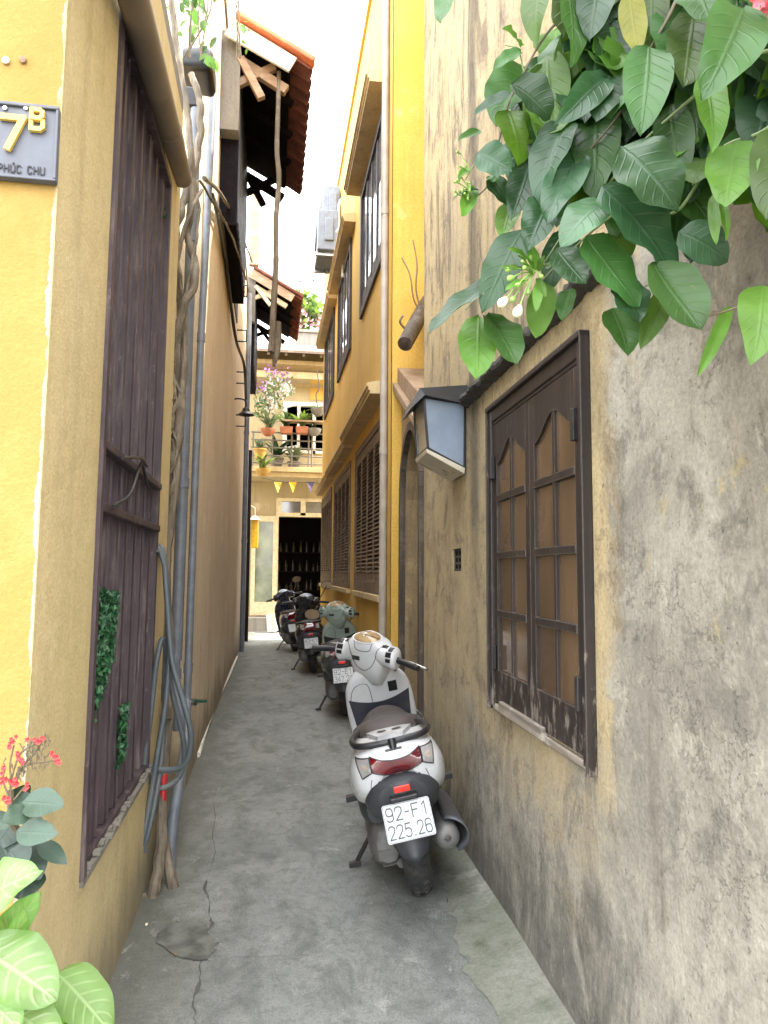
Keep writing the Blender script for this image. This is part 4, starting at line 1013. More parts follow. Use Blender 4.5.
    sh.tube([(-0.115, -0.03, 0.30), (-0.105, 0.09, 0.60)], 0.013, 8)
    sh.tube([(-0.115+0.010*t/40+0.026*math.cos(t*0.9), -0.02+0.10*t/56+0.008*math.sin(t*0.9), 0.34+0.20*t/56+0.026*math.sin(t*0.9)*0.35) for t in range(57)], 0.0055, 6)
    B(sh, 'shock_absorber', M['black_metal'])
    # --- muffler with heat shield
    mf = MB(); a = Vector((0.130, 0.36, 0.275)); b = Vector((0.150, -0.20, 0.258)); d = (b-a).normalized()
    ax = d.to_track_quat('Z', 'Y').to_matrix().to_4x4(); L_ = (b-a).length
    mf.lathe([(0.03, 0.0), (0.048, 0.06), (0.058, 0.15), (0.058, L_-0.05), (0.054, L_-0.014), (0.042, L_), (0.020, L_+0.006), (0.014, L_+0.006), (0.012, L_-0.02)], Matrix.Translation(a) @ ax, 28)
    mf.tube(spline([(0.05, 0.50, 0.25), (0.10, 0.55, 0.19), (0.15, 0.52, 0.21), a], 6), 0.018, 10)
    mo = B(mf, 'muffler', muffler_mat or M['muffler'], smooth=45)
    hs = MB()
    def shield(u, v):
        th = lerp(R(-62), R(88), u); r = 0.078+0.014*math.sin(u*math.pi); t = lerp(L_*0.30, L_-0.015+0.035*math.sin(u*math.pi), v)
        p = a+d*t; sx = Vector((1, 0, 0)); sz = d.cross(sx); sx = (sx-d*sx.dot(d)).normalized(); sz = sx.cross(d).normalized()
        if sz.z < 0: sz = -sz
        return p+sx*(r*math.cos(th))+sz*(r*math.sin(th))
    hs.grid(shield, 12, 8); o = B(hs, 'heat_shield', M['shield'], mo, smooth=60, recalc=False); sd = o.modifiers.new('thickness', 'SOLIDIFY'); sd.thickness = 0.006
    mb = MB()
    mb.tube([(0.16, 0.1, 0.25), (0.07, 0.0, 0.27)], 0.012, 8); mb.tube([(0.05, 0, 0.272), (0.125, 0, 0.272)], 0.02, 10); mb.tube([(-0.10, 0, 0.272), (0.05, 0, 0.272)], 0.014, 10); B(mb, 'axle', M['cast'])
    # --- floor board, side skirts, leg shield
    fl = MB()
    fl.loft([ell((0, 0.48, 0.315), 0.13, 0.085), ell((0, 0.62, 0.295), 0.165, 0.055), ell((0, 0.82, 0.29), 0.17, 0.05), ell((0, 0.98, 0.31), 0.155, 0.07)], 4, 4)
    B(fl, 'floor_board', M['black_plastic'], smooth=50)
    ls = MB()
    def lr(z, yc, hd, hw, dish=0.03): return [(0, yc-hd+dish, z), (hw*0.55, yc-hd+dish*0.8, z), (hw*0.97, yc-hd*0.75, z), (hw, yc-hd*0.35, z), (hw*0.72, yc+hd*0.45, z), (hw*0.3, yc+hd*0.95, z), (0, yc+hd, z), (-hw*0.3, yc+hd*0.95, z), (-hw*0.72, yc+hd*0.45, z), (-hw, yc-hd*0.35, z), (-hw*0.97, yc-hd*0.75, z), (-hw*0.55, yc-hd+dish*0.8, z)]
    ls.loft([lr(0.27, 1.0, 0.07, 0.145), lr(0.38, 1.03, 0.10, 0.175), lr(0.55, 1.04, 0.12, 0.192), lr(0.70, 1.02, 0.125, 0.190, 0.015), lr(0.79, 0.985, 0.115, 0.170, 0.005), lr(0.85, 0.955, 0.095, 0.125, 0), lr(0.90, 0.94, 0.06, 0.075, 0)], 4, 5)
    lo = B(ls, 'leg_shield', body, smooth=55); lb = bvh_of(ls)
    rr = lambda p, q: (p, 0.55, q)
    B(decal(lb, lambda u, v: (lerp(-1, 1, u)*lerp(0.140, 0.176, v), lerp(0.32, 0.712-0.045*math.cos(lerp(-1, 1, u)*1.5), v)), rr, (0, 1, 0), 0.004), 'inner_panel', inner, lo, smooth=55)
    gb = MB(); loop = []
    for (x, z) in [(-0.158, 0.675), (-0.055, 0.650), (-0.045, 0.72), (-0.06, 0.785), (-0.12, 0.785), (-0.155, 0.74)]:
        hit = lb.ray_cast(Vector((x, 0.55, z)), Vector((0, 1, 0)))
        if hit[0] is not None: loop.append(hit[0])
    if len(loop) > 3: gb.tube(spline(loop, 5, closed=True)+[spline(loop, 5, closed=True)[0]], 0.0022, 5)
    B(gb, 'glove_box_seam', M['plastic'], lo)
    B(decal(lb, lambda u, v: (lerp(0.062, 0.112, u), lerp(0.715, 0.775, v)), rr, (0, 1, 0), 0.004, 4, 4), 'key_panel', M['black_plastic'], lo, smooth=55)
    B(decal(lb, lambda u, v: (lerp(-0.012, 0.012, u), lerp(0.80, 0.822, v)), rr, (0, 1, 0), 0.004, 4, 4), 'key_slot', M['black_plastic'], lo, smooth=55)
    hl = decal(lb, lambda u, v: (lerp(-1, 1, u)*lerp(0.05, 0.11, v), lerp(0.62, 0.70, v)), lambda p, q: (p, 1.6, q), (0, -1, 0), 0.004); B(hl, 'headlight', M['clear_lens'], smooth=55)
    # --- front fender and fork (turn with the bars)
    ff = MB(S)
    def fender(u, v):
        th = lerp(R(-25), R(150), v); s = lerp(-1, 1, u); r = 0.315-0.03*s*s
        return (s*0.075, 1.26+r*math.cos(th), 0.272+r*math.sin(th))
    ff.grid(fender, 8, 18); o = B(ff, 'front_fender', body, smooth=60, recalc=False); sd = o.modifiers.new('thickness', 'SOLIDIFY'); sd.thickness = 0.005
    fk = MB(S)
    for s in (-1, 1): fk.tube([(s*0.085, 1.26, 0.272), (s*0.085, 1.13, 0.54), (s*0.06, 1.06, 0.66)], 0.020, 10)
    fk.tube([(0, 1.06, 0.64), (0, 0.93, 0.93)], 0.025, 10); B(fk, 'fork', M['black_metal'])
    S = Matrix.Translation((0, 0.01, -0.035)) @ S      # bars sit low on the column
    # --- handlebar cover
    hc = MB(S)
    def hr(x, yc, zc, a, b, skew=0.0): return [(x, q[1]+skew*(q[2]-zc), q[2]) for q in ell((x, yc, zc), a, b, 10, 'yz', 2.3)]
    hc.loft([hr(-0.200, 0.835, 0.985, 0.040, 0.046), hr(-0.180, 0.840, 0.988, 0.058, 0.064), hr(-0.135, 0.85, 0.995, 0.064, 0.062), hr(-0.085, 0.870, 1.005, 0.090, 0.085, -0.2), hr(0, 0.880, 1.010, 0.108, 0.105, -0.3),
             hr(0.085, 0.870, 1.005, 0.090, 0.085, -0.2), hr(0.135, 0.85, 0.995, 0.064, 0.062), hr(0.180, 0.840, 0.988, 0.058, 0.064), hr(0.200, 0.835, 0.985, 0.040, 0.046)], 4, 5)
    hc.loft([ell((0, 0.87, 1.0), 0.120, 0.098, 12, 'xy', 3), ell((0, 0.885, 0.93), 0.115, 0.094, 12, 'xy', 3), ell((0, 0.90, 0.87), 0.100, 0.082, 12, 'xy', 3), ell((0, 0.925, 0.81), 0.070, 0.060, 12, 'xy', 3)], 4, 3)
    ho = B(hc, 'handlebar_cover', body, smooth=50); hb = bvh_of(hc)
    SI = S.to_3x3()
    so_ = lambda p, q, y=0.45, lift=0.25: S @ Vector((p, y, q+lift))
    dd = SI @ Vector((0, 1, -0.62)).normalized()
    def dial_fn(u, v):
        a_ = 2*math.pi*u; return (0.085*v*math.cos(a_), 1.058+0.052*v*math.sin(a_))
    dorig = lambda p, q: S @ Vector((p, 0.86-0.5, q+0.31))
    dl = decal(hb, dial_fn, dorig, dd, 0.003, 22, 4, 0.003); do = B(dl, 'instrument_dial', M['dial'] if screen is None else screen, smooth=60)
    rim_pts = []
    for i in range(24):
        a_ = 2*math.pi*i/24; hit = hb.ray_cast(dorig(0.090*math.cos(a_), 1.058+0.057*math.sin(a_)), dd)
        if hit[0] is not None: rim_pts.append(hit[0])
    if len(rim_pts) > 5:
        rm = MB(); rm.tube(rim_pts+[rim_pts[0]], 0.005, 6); B(rm, 'dial_rim', body, do)
    dback = SI @ Vector((0, 1, -0.25)).normalized()
    def on_head(p, q): 
        h = hb.ray_cast(S @ Vector((p, 0.40, q+0.125)), dback); return h[0]+h[1]*(0.0008 if h[1].dot(dback) < 0 else -0.0008) if h[0] is not None else None
    for line in ([(-0.125, 1.04), (-0.095, 1.0), (-0.08, 0.95), (-0.05, 0.90), (0, 0.875), (0.05, 0.90), (0.08, 0.95), (0.095, 1.0), (0.125, 1.04)], [(-0.06, 1.03), (-0.04, 0.985), (0.04, 0.985), (0.06, 1.03)]):
        P = [on_head(*q) for q in [(p.x, p.y) for p in spline([(a_, b_, 0) for a_, b_ in line], 5)]]; P = [p for p in P if p is not None]
        if len(P) > 3: sm2 = MB(); sm2.tube(P, 0.0018, 5); B(sm2, 'cover_seam', M['plastic'], ho)
    B(decal(hb, lambda u, v: (lerp(-0.075, -0.02, u), lerp(0.925, 0.948, v)), lambda p, q: S @ Vector((p, 0.40, q+0.125)), dback, 0.002, 4, 3, 0.001), 'sticker', M['plastic'], ho, smooth=50)
    for s in (-1, 1):
        cb = MB(); cb.tube([S @ p for p in spline([(s*0.19, 0.90, 0.965), (s*0.13, 0.94, 0.90), (s*0.06, 0.98, 0.84), (s*0.03, 1.0, 0.78)], 6)], 0.005, 6); B(cb, 'cable', M['black_plastic'])
    for s in (-1, 1):
        for (x, z, w_, h_) in ((0.128, 1.028, 0.014, 0.008), (0.168, 1.018, 0.014, 0.013), (0.162, 0.985, 0.018, 0.014), (0.164, 0.953, 0.016, 0.010)):
            B(decal(hb, lambda u, v, x=x, z=z, w_=w_, h_=h_, s=s: (s*x+lerp(-w_, w_, u), z+lerp(-h_, h_, v)), lambda p, q: S @ Vector((p, 0.40, q+0.125)), dback, 0.003, 4, 4, 0.002), 'switch', M['black_plastic'], ho, smooth=50)
    for s in (-1, 1):
        gp = MB(S)
        e = Vector((s*0.330, 0.795, 0.975)); b0 = Vector((s*0.195, 0.835, 0.985))
        gp.tube([b0, b0.lerp(e, 0.05), b0.lerp(e, 0.95), e], [0.020, 0.0175, 0.0175, 0.019], 12); B(gp, 'grip', M['black_plastic'])
    for s in (-1, 1):
        lv = MB(S); lv.tube(spline([(s*0.185, 0.885, 0.980), (s*0.25, 0.895, 0.970), (s*0.32, 0.88, 0.962), (s*0.375, 0.855, 0.96)], 5), [0.008]*14+[0.006, 0.009], 8); B(lv, 'brake_lever', M['steel'])
        be = MB(S); be.tube([(s*0.331, 0.7947, 0.975), (s*0.356, 0.787, 0.973)], 0.016, 10); B(be, 'bar_end', M['black_metal'])
    # --- mirrors
    for s in (mirror or []):
        mr = MB(S); tip = Vector((s*0.25, 0.72, 0.96)) if s < 0 else Vector((s*0.32, 0.84, 1.22))
        mr.tube(spline([(s*0.165, 0.865, 1.04), (s*0.22, 0.82, 1.05), tip], 5), 0.007, 8)
        mo2 = B(mr, 'mirror', M['black_metal'])
        hd = MB(S); hd.loft([ell(tip+Vector((0, 0.035, 0.015)), 0.03, 0.02), ell(tip+Vector((0, 0.018, 0.015)), 0.082, 0.055), ell(tip+Vector((0, -0.004, 0.015)), 0.090, 0.061)], 4, 3); B(hd, 'mirror_housing', M['black_plastic'], mo2, smooth=50)
        gm = MB(S); gm.add(ell(tip+Vector((0, -0.0062, 0.015)), 0.083, 0.054, 28, 'xz', 2.2), [tuple(range(28))]); B(gm, 'mirror_glass', M['mirror_glass'], mo2, smooth=0)
    # --- side stand and foot pegs
    ss = MB()
    zf = lambda x: max(0.0, math.tan(R(-lean))*(-x))-0.0
    fx = -0.27; fz = zf(fx)+0.012
    ss.tube([(-0.10, 0.36, 0.21), (-0.20, 0.33, 0.14), (fx, 0.26, fz+0.006)], 0.011, 8); ss.cbox((fx-0.012, 0.25, fz), (0.055, 0.03, 0.018))
    B(ss, 'side_stand', M['black_metal'])
    for s in (-1, 1):
        fp = MB(); fp.tube([(s*0.13, 0.30, 0.37), (s*0.20, 0.27, 0.37)], 0.012, 8); fp.cbox((s*0.225, 0.265, 0.368), (0.075, 0.045, 0.024)); B(fp, 'foot_peg', M['black_plastic'], smooth=40)
    if brand_trim and tail == 'wide':
        bt = decal(bv, lambda u, v: (lerp(-0.035, 0.035, u), lerp(0.688, 0.695, v)), rear, (0, 1, 0), 0.0015, 6, 2, 0.001); B(bt, 'badge', M['plastic'], smooth=50)
    return root

M['grey_inner'] = simple('dark_inner', (0.03,0.032,0.045), 0.45, dirt=(0.1,0.09,0.08), dirt_amt=0.4)
M['olive_body'] = paint('olive_body', (0.045,0.048,0.04), 0.2)
make_scooter('white scooter nearest the camera, plate 92-F1 225.26, leaning on its side stand', (0.69, 3.22, 0.005), -12.2, -6.0, -38, M['white_body'], M['grey_inner'], ('92-F1', '225.26'))
make_scooter('pale green scooter with a left mirror, just ahead of the white one', (0.775, 7.1, 0.005), -6, -5, -14, M['green_body'], M['black_plastic'], ('92-E1', '347.21'), mirror=[-1], tail_mat=M['olive_body'])
make_scooter('black scooter with big red tail light, third in the row', (0.63, 10.15, 0.005), -6, -2, -10, M['black_body'], M['black_plastic'], ('43-K1', '7255'), tail='tall', mirror=[1], screen=M['trim_blue_white'])
make_scooter('navy scooter with a bright chrome muffler, farthest in the row', (0.47, 12.9, 0.005), -9, 4, 12, M['blue_body'], M['black_plastic'], None, tail='tall', mirror=[1], muffler_mat=M['chrome'], screen=M['trim_blue_white'])
# ------------------------------------------------------------------ left side: sign, pipes, vine, hose, wires
M['sign_dark'] = simple('sign_slate', (0.075,0.08,0.10), 0.45, dirt=(0.16,0.16,0.17), dirt_amt=0.5, scale=20)
M['sign_yellow'] = simple('sign_yellow', (0.66,0.44,0.09), 0.5, var=0.06)
M['sign_groove'] = simple('sign_groove', (0.022,0.022,0.026), 0.7)
tl, br = at(-34, 100, 1.648), at(57, 184, 1.648)
sg = thing('house_number_sign', 'dark slate house number sign with yellow 7B on the yellow wall', 'sign', ((tl.x+br.x)/2, 1.655, (tl.z+br.z)/2))
w2, h2 = (br.x-tl.x)/2, (tl.z-br.z)/2
mb = MB(); mb.box((-w2, -0.012, -h2), (w2, 0.003, h2)); mb.build('plate', M['sign_dark'], sg, local=True, smooth=0, bevel=0.004)
mb = MB()
for lo, hi in (((-w2,-0.020,h2-0.008),(w2,-0.0125,h2)), ((-w2,-0.020,-h2),(w2,-0.0125,-h2+0.006)), ((w2-0.006,-0.020,-h2+0.0062),(w2,-0.0125,h2-0.0082))): mb.box(lo, hi)
mb.build('rim', M['sign_dark'], sg, local=True, smooth=0, bevel=0.002)
def on_sign(px, py):
    p = at(px, py, 1.64); return Vector((p.x, 1.641, p.z))
RX90 = Matrix.Rotation(R(90), 4, 'X')
mb = MB(); c = on_sign(12.5, 134); lettering(mb, '7', 0.073, Matrix.Translation(c) @ RX90, 0.30, thick=0.008, narrow=1.0); mb.build('number', M['sign_yellow'], sg, smooth=0)
mb = MB(); c = on_sign(38, 121); lettering(mb, 'B', 0.046, Matrix.Translation(c) @ RX90, 0.34, thick=0.008, narrow=0.88); mb.build('letter', M['sign_yellow'], sg, smooth=0)
mb = MB(); c = on_sign(21, 169); lettering(mb, 'PHÚC CHU', 0.0165, Matrix.Translation(c+Vector((0, 0.0, 0))) @ RX90, 0.26, gap=0.5, thick=0.001); mb.build('street_name', M['sign_groove'], sg, smooth=0)
for px in (5, 26):
    mb = MB(); c = on_sign(px, 108); mb.lathe([(0.0055, 0.0), (0.005, 0.003), (0.002, 0.004)], Matrix.Translation(c) @ RX90, 12); mb.build('screw', M['steel'], sg)

# wall anchors above the sign
for q, lab in (((6, 61), 'pale round plug set in the yellow wall above the number sign'), ((23, 60), 'rusty round plug set in the yellow wall above the number sign')):
    c = at(q[0], q[1], 1.656); mb = MB(); mb.lathe([(0.0085, 0.0), (0.008, 0.004), (0.004, 0.005)], Matrix.Translation(c) @ RX90, 12)
    tag(mb.build('wall_plug', M['steel'] if q[0] < 10 else M['brick']), lab, 'wall plug')

def pipe(name, label, pts, r, m, rings=(), cat='pipe'):
    t = thing(name, label, cat, pts[0]); mb = MB(); mb.tube(pts, r, 14); mb.build('tube', m, t)
    for k, f in enumerate(rings):
        L_ = [(Vector(b)-Vector(a)).length for a, b in zip(pts[:-1], pts[1:])]; tot = sum(L_)*f; i = 0
        while tot > L_[i] and i < len(L_)-1: tot -= L_[i]; i += 1
        d = (Vector(pts[i+1])-Vector(pts[i])).normalized(); p = Vector(pts[i])+d*tot
        mb = MB(); mb.tube([p-d*0.03, p+d*0.03], r*1.16, 14); mb.build('coupling', m, t)
    return t
pv = [at(187, 700, 4.45), at(195, 480, 4.6), at(201, 340, 4.72), at(213, 100, 4.85), at(217, 30, 4.9)]
pipe('water_pipe', 'slim blue grey plastic pipe running up the edge of the peach wall', pv, 0.024, M['pvc_grey'], (0.04, 0.5))
p2 = [at(176, 660, 4.2), at(182, 500, 4.25), at(188, 330, 4.3), at(196, 110, 4.35)]
pipe('drain_pipe', 'wider grey drain pipe behind the vine beside the sand wall', p2, 0.034, M['pvc_grey'], (0.3, 0.75))
pipe('drain_elbow', 'short grey elbow pipe hanging below the drain beside the hose', [at(174, 655, 4.2), at(174, 690, 4.18), at(178, 698, 4.16), at(179, 730, 4.16)], 0.036, M['pvc_grey'], (0.25,))
pipe('supply_pipe', 'grey flexible pipe going down from valve behind the hose to ground', spline([at(187, 702, 4.4), at(185, 745, 4.1), at(178, 790, 3.7), at(172, 830, 3.6), at(170, 885, 3.55)], 5), 0.026, M['pvc_grey'])
vl = thing('tap_valve', 'small tap with a green lever on the slim water pipe', 'tap', at(190, 702, 4.4))
mb = MB(); mb.tube([at(186, 702, 4.43), at(196, 702, 4.40)], 0.022, 10); mb.build('valve_body', M['steel'], vl)
M['green_plastic'] = simple('green_plastic', (0.012,0.055,0.035), 0.5); M['red_plastic'] = simple('red_plastic', (0.45,0.012,0.02), 0.4)
mb = MB(); mb.bar(at(194, 701, 4.38), at(207, 701, 4.36), 0.014, 0.018); mb.build('lever', M['green_plastic'], vl, smooth=0, bevel=0.004)
mb = MB(); mb.tube(spline([at(165, 770, 3.5), at(163, 785, 3.46), at(163, 805, 3.44)], 4), [0.016]*8+[0.012], 10); tag(mb.build('red_tube', M['red_plastic']), 'short red plastic tube hanging behind the hose', 'tube')

# black water tank box with meter box below
tk = thing('water_box', 'rounded black box mounted high above the pipes near the vine leaves', 'box', at(200, 75, 4.4))
c = at(201, 72, 4.5); mb = MB()
mb.loft([[(c.x-0.10, q[1], q[2]) for q in ell((0, c.y, c.z), 0.14, 0.075, 10, 'yz', 4)], [(c.x+0.05, q[1], q[2]) for q in ell((0, c.y, c.z), 0.16, 0.085, 10, 'yz', 4)], [(c.x+0.085, q[1], q[2]) for q in ell((0, c.y, c.z), 0.13, 0.065, 10, 'yz', 4)]], 4, 3)
M['tank_black'] = simple('tank_black', (0.006,0.006,0.009), 0.35); mb.build('shell', M['tank_black'], tk)
c2 = at(192, 103, 4.4); mb = MB(); mb.cbox(c2, (0.10, 0.14, 0.13)); mb.build('meter_box', M['tank_black'], tk, smooth=0, bevel=0.012)

# woody vine: several twisted stems on the sand wall, leaves at the top
M['vine_bark'] = wood('vine_bark', (0.175,0.14,0.095), (0.075,0.06,0.042), (0.25,0.21,0.155), axis=2, worn_amt=0.5)
vine = thing('climbing_vine', 'thick twisted grey woody vine climbing beside the folding gate', 'vine', at(150, 915, 3.3))
base = [(152, 915, 3.28), (156, 880, 3.32), (163, 840, 3.40), (162, 790, 3.5), (166, 720, 3.6), (168, 640, 3.7), (166, 560, 3.75), (171, 480, 3.8), (177, 420, 3.85), (181, 350, 3.9), (184, 310, 3.9)]
tops = {0: [(177, 255, 3.9), (176, 225, 3.9), (186, 190, 3.95), (197, 160, 4.0), (202, 125, 4.05), (198, 95, 4.1), (190, 75, 4.1)],
        1: [(192, 275, 3.9), (186, 235, 3.95), (195, 205, 3.95), (193, 150, 3.95), (184, 100, 3.95), (178, 60, 3.9), (172, 0, 3.85)],
        2: [(190, 250, 3.92), (198, 210, 4.0), (202, 180, 4.05), (216, 205, 4.3), (230, 240, 5.2), (245, 280, 7.0)],
        3: [(182, 262, 3.9), (190, 215, 3.95), (198, 190, 4.0)], 4: [(186, 290, 3.88), (178, 262, 3.88)]}
random.seed(21)
def strand(k, pts, r0, r1, n=7):
    P = []
    for i, (x, y, Y) in enumerate(pts):
        a = i*1.5+k*1.7; amp = 4.2 if y < 620 and i < 11 else (1.5 if y < 860 else 0)
        P.append(at(x+amp*math.cos(a), y, Y+0.035*math.sin(a)))
    P = spline(P, n)
    P = [p+Vector((0.012*mnoise.noise((i*0.4, k, 0)), 0.012*mnoise.noise((i*0.4, k, 5)), 0)) for i, p in enumerate(P)]
    return P, [lerp(r0, r1, (i/len(P))**0.8)*(1+0.22*mnoise.noise((i*0.7, k, 9))) for i in range(len(P))]
for k, (i0, r0, r1) in enumerate(((0, 0.027, 0.020), (4, 0.028, 0.017), (5, 0.015, 0.006), (4, 0.022, 0.010), (5, 0.022, 0.009))):
    P, rs = strand(k, base[i0:]+tops[k], r0, r1); mb = MB(); mb.tube(P, rs, 9); mb.build('stem', M['vine_bark'], vine)
for k in range(9):         # rootlets wound round the stems
    a = random.uniform(410, 620); P, rs = strand(k+9, [(168+(480-y)*0.055+random.uniform(-4, 4), y, 3.74) for y in [a-i*22 for i in range(6)]], 0.010, 0.004); mb = MB(); mb.tube(P, rs, 6); mb.build('rootlet', M['vine_bark'], vine)
dr = MB(); P = spline([at(150, 915, 3.3), at(146, 905, 3.3), at(143, 895, 3.32), at(141, 912, 3.26)], 6); dr.tube(P, [0.018*(1-0.4*i/len(P)) for i in range(len(P))], 8)
P = spline([at(164, 830, 3.45), at(170, 870, 3.42), at(178, 908, 3.38)], 6); dr.tube(P, [lerp(0.014, 0.032, i/len(P)) for i in range(len(P))], 8); dr.build('root', M['vine_bark'], vine)

# hose hung in long loops on a nail
M['hose'] = simple('hose_rubber', (0.085,0.10,0.108), 0.5, dirt=(0.17,0.16,0.14), dirt_amt=0.4, scale=5)
hose = thing('garden_hose', 'blue grey garden hose hung in long loops on a nail by the gate', 'hose', at(157, 548, 3.35))
def hp(pts, Y0=3.34): return spline([at(x, y, Y0+d) for x, y, d in pts], 8)
L1 = [(146, 850, -.05), (137, 848, -.02), (140, 800, 0), (148, 720, .02), (152, 650, .03), (150, 590, .04), (156, 552, .05), (163, 552, .02), (167, 600, -.03), (172, 660, -.06), (183, 700, -.08), (191, 735, -.08), (186, 762, -.05), (170, 770, -.02), (148, 765, .0), (138, 740, .02), (144, 650, .03), (147, 580, .04), (155, 550, .05), (164, 560, .04), (168, 610, .05), (165, 670, .06), (164, 720, .06), (160, 770, .02), (149, 830, -.04), (140, 852, -.05)]
L2 = [(152, 560, .02), (158, 548, .01), (166, 575, .0), (169, 640, .0), (166, 700, -.02), (158, 750, -.04), (150, 800, -.05), (141, 845, -.07), (136, 842, -.06), (141, 790, -.04), (150, 720, -.02), (157, 660, -.02), (164, 640, .02), (172, 690, .05), (184, 745, .06), (180, 775, .06), (162, 788, .04), (150, 780, .02), (142, 750, .0), (146, 680, .0)]
for L_ in (L1, L2): mb = MB(); mb.tube(hp(L_), 0.0125, 10); mb.build('hose_loop', M['hose'], hose)
mb = MB(); mb.tube([at(158, 553, 3.42), at(158, 551, 3.26)], 0.007, 8); mb.build('nail', M['black_metal'], hose)

# green leaf panels tied behind the gate
M['ivy_green'] = simple('ivy_green', (0.02,0.085,0.03), 0.5, var=0.5, scale=40)
def leaf_panel(label, quad, n, seed):
    random.seed(seed); mb = MB()
    for i in range(n):
        u, v = random.random(), random.random()
        x = lerp(lerp(quad[0][0], quad[1][0], u), lerp(quad[3][0], quad[2][0], u), v); y = lerp(lerp(quad[0][1], quad[1][1], u), lerp(quad[3][1], quad[2][1], u), v)
        p = atx(x, y, LX-0.012+random.uniform(-.012, .016)); s = random.uniform(0.010, 0.019)
        Mt = Matrix.Translation(p) @ Matrix.Rotation(random.uniform(0, 6.28), 4, 'X') @ Matrix.Rotation(random.uniform(-.9, .9), 4, 'Z') @ Matrix.Rotation(random.uniform(-.9, .9), 4, 'Y')
        mb.add([(0, -s, 0), (0.003, -0.3*s, 0.6*s), (0, s, 0), (0.003, -0.3*s, -0.6*s), (-0.003, 0.1*s, 0)], [(0, 1, 4), (1, 2, 4), (2, 3, 4), (3, 0, 4)], Mt)
    return tag(mb.build('leaf_panel', M['ivy_green'], smooth=0, recalc=False, weld=False), label, 'foliage panel')
leaf_panel('tall strip of small green leaves on the near edge of the folding gate', ((96, 588), (119, 592), (112, 660), (88, 738)), 900, 5)
leaf_panel('smaller strip of small green leaves low on the folding gate', ((120, 705), (128, 703), (125, 755), (117, 768)), 220, 6)
leaf_panel('little tuft of green leaves at the far top of the folding gate', ((163, 208), (172, 206), (172, 222), (164, 222)), 60, 8)

# wires and lamp on the peach wall
cable = thing('hanging_cable', 'dark cable sagging along the peach wall below the barred window', 'cable', at(210, 195, 5))
mb = MB(); mb.tube(spline([at(212, 195, 5.0), at(222, 225, 6.2), at(229, 290, 7.5), at(236, 340, 8.5), at(244, 365, 9.5), at(246, 400, 9.6)], 8), 0.018, 8)
mb.tube(spline([at(214, 200, 5.2), at(226, 260, 6.9), at(232, 310, 8.0), at(236, 340, 8.5)], 8), 0.014, 8)
mb.build('wire', M['black_metal'], cable)
cable2 = thing('draped_cable', 'thin cable draped from the vine to the second tiled awning', 'cable', at(204, 175, 4.2))
mb = MB(); mb.tube(spline([at(204, 178, 4.2), at(222, 196, 5.5), at(240, 230, 8.0), at(252, 262, 11.0)], 8), 0.014, 6); mb.build('wire', M['vine_bark'], cable2)
for i, y in enumerate((285, 330, 372, 415)):
    p = at(239+i*0.8, y, 9.6+i*0.15); mb = MB(); z = p.z
    mb.tube([(BX-0.02, p.y, z), (BX+0.13, p.y, z), (BX+0.13, p.y, z-0.16), (BX-0.02, p.y, z-0.16)], 0.012, 6)
    if i == 0: br0 = tag(mb.build('wall_bracket', M['black_metal']), 'thin iron wall bracket on the far end of the peach wall', 'bracket', 'iron brackets up the peach wall')
    else: tag(mb.build('wall_bracket', M['black_metal']), 'thin iron wall bracket on the far end of the peach wall', 'bracket', 'iron brackets up the peach wall')
LS = 0.72
lamp = thing('wall_lamp', 'small black cone shaded lamp on the peach wall', 'lamp', at(244, 412, 9.6))
lc = at(246, 415, 9.6); mb = MB(); mb.lathe([(0.03, 0.10), (0.045, 0.085), (0.055, 0.045), (0.115, 0.0), (0.11, 0.0), (0.045, 0.04)], Matrix.Translation(lc), 20, cap=False); mb.build('lamp_shade', M['black_metal'], lamp)
mb = MB(); mb.tube(spline([lc+Vector((0, 0, 0.10)), lc+Vector((-0.02, 0, 0.2)), lc+Vector((-0.12, 0, 0.22)), (BX-0.02, lc.y, lc.z+0.20)], 5), 0.012, 8); mb.build('arm', M['black_metal'], lamp)
pipe('downspout', 'grey downspout at the far end of the peach wall', [(BX+0.05, 12.9, 0.0), (BX+0.05, 12.9, 6.5)], 0.045, M['pvc_grey'], (0.3, 0.6))
pipe('ground_conduit', 'white plastic conduit lying along the foot of the peach wall', spline([tuple(g_at(198, 758))+(0.02,), tuple(g_at(207, 730))+(0.03,), tuple(g_at(218, 700))+(0.02,), tuple(g_at(228, 680))+(0.03,), tuple(g_at(237, 658))+(0.02,)], 6), 0.017, M['white_paint'], cat='conduit')
# dark post beside the end of the wall
mb = MB(); mb.box((BX-0.01, 14.72, 0), (BX+0.10, 14.86, 3.9)); tag(mb.build('post', M['black_timber'], smooth=0), 'dark timber post at the far corner of the peach wall', 'post')

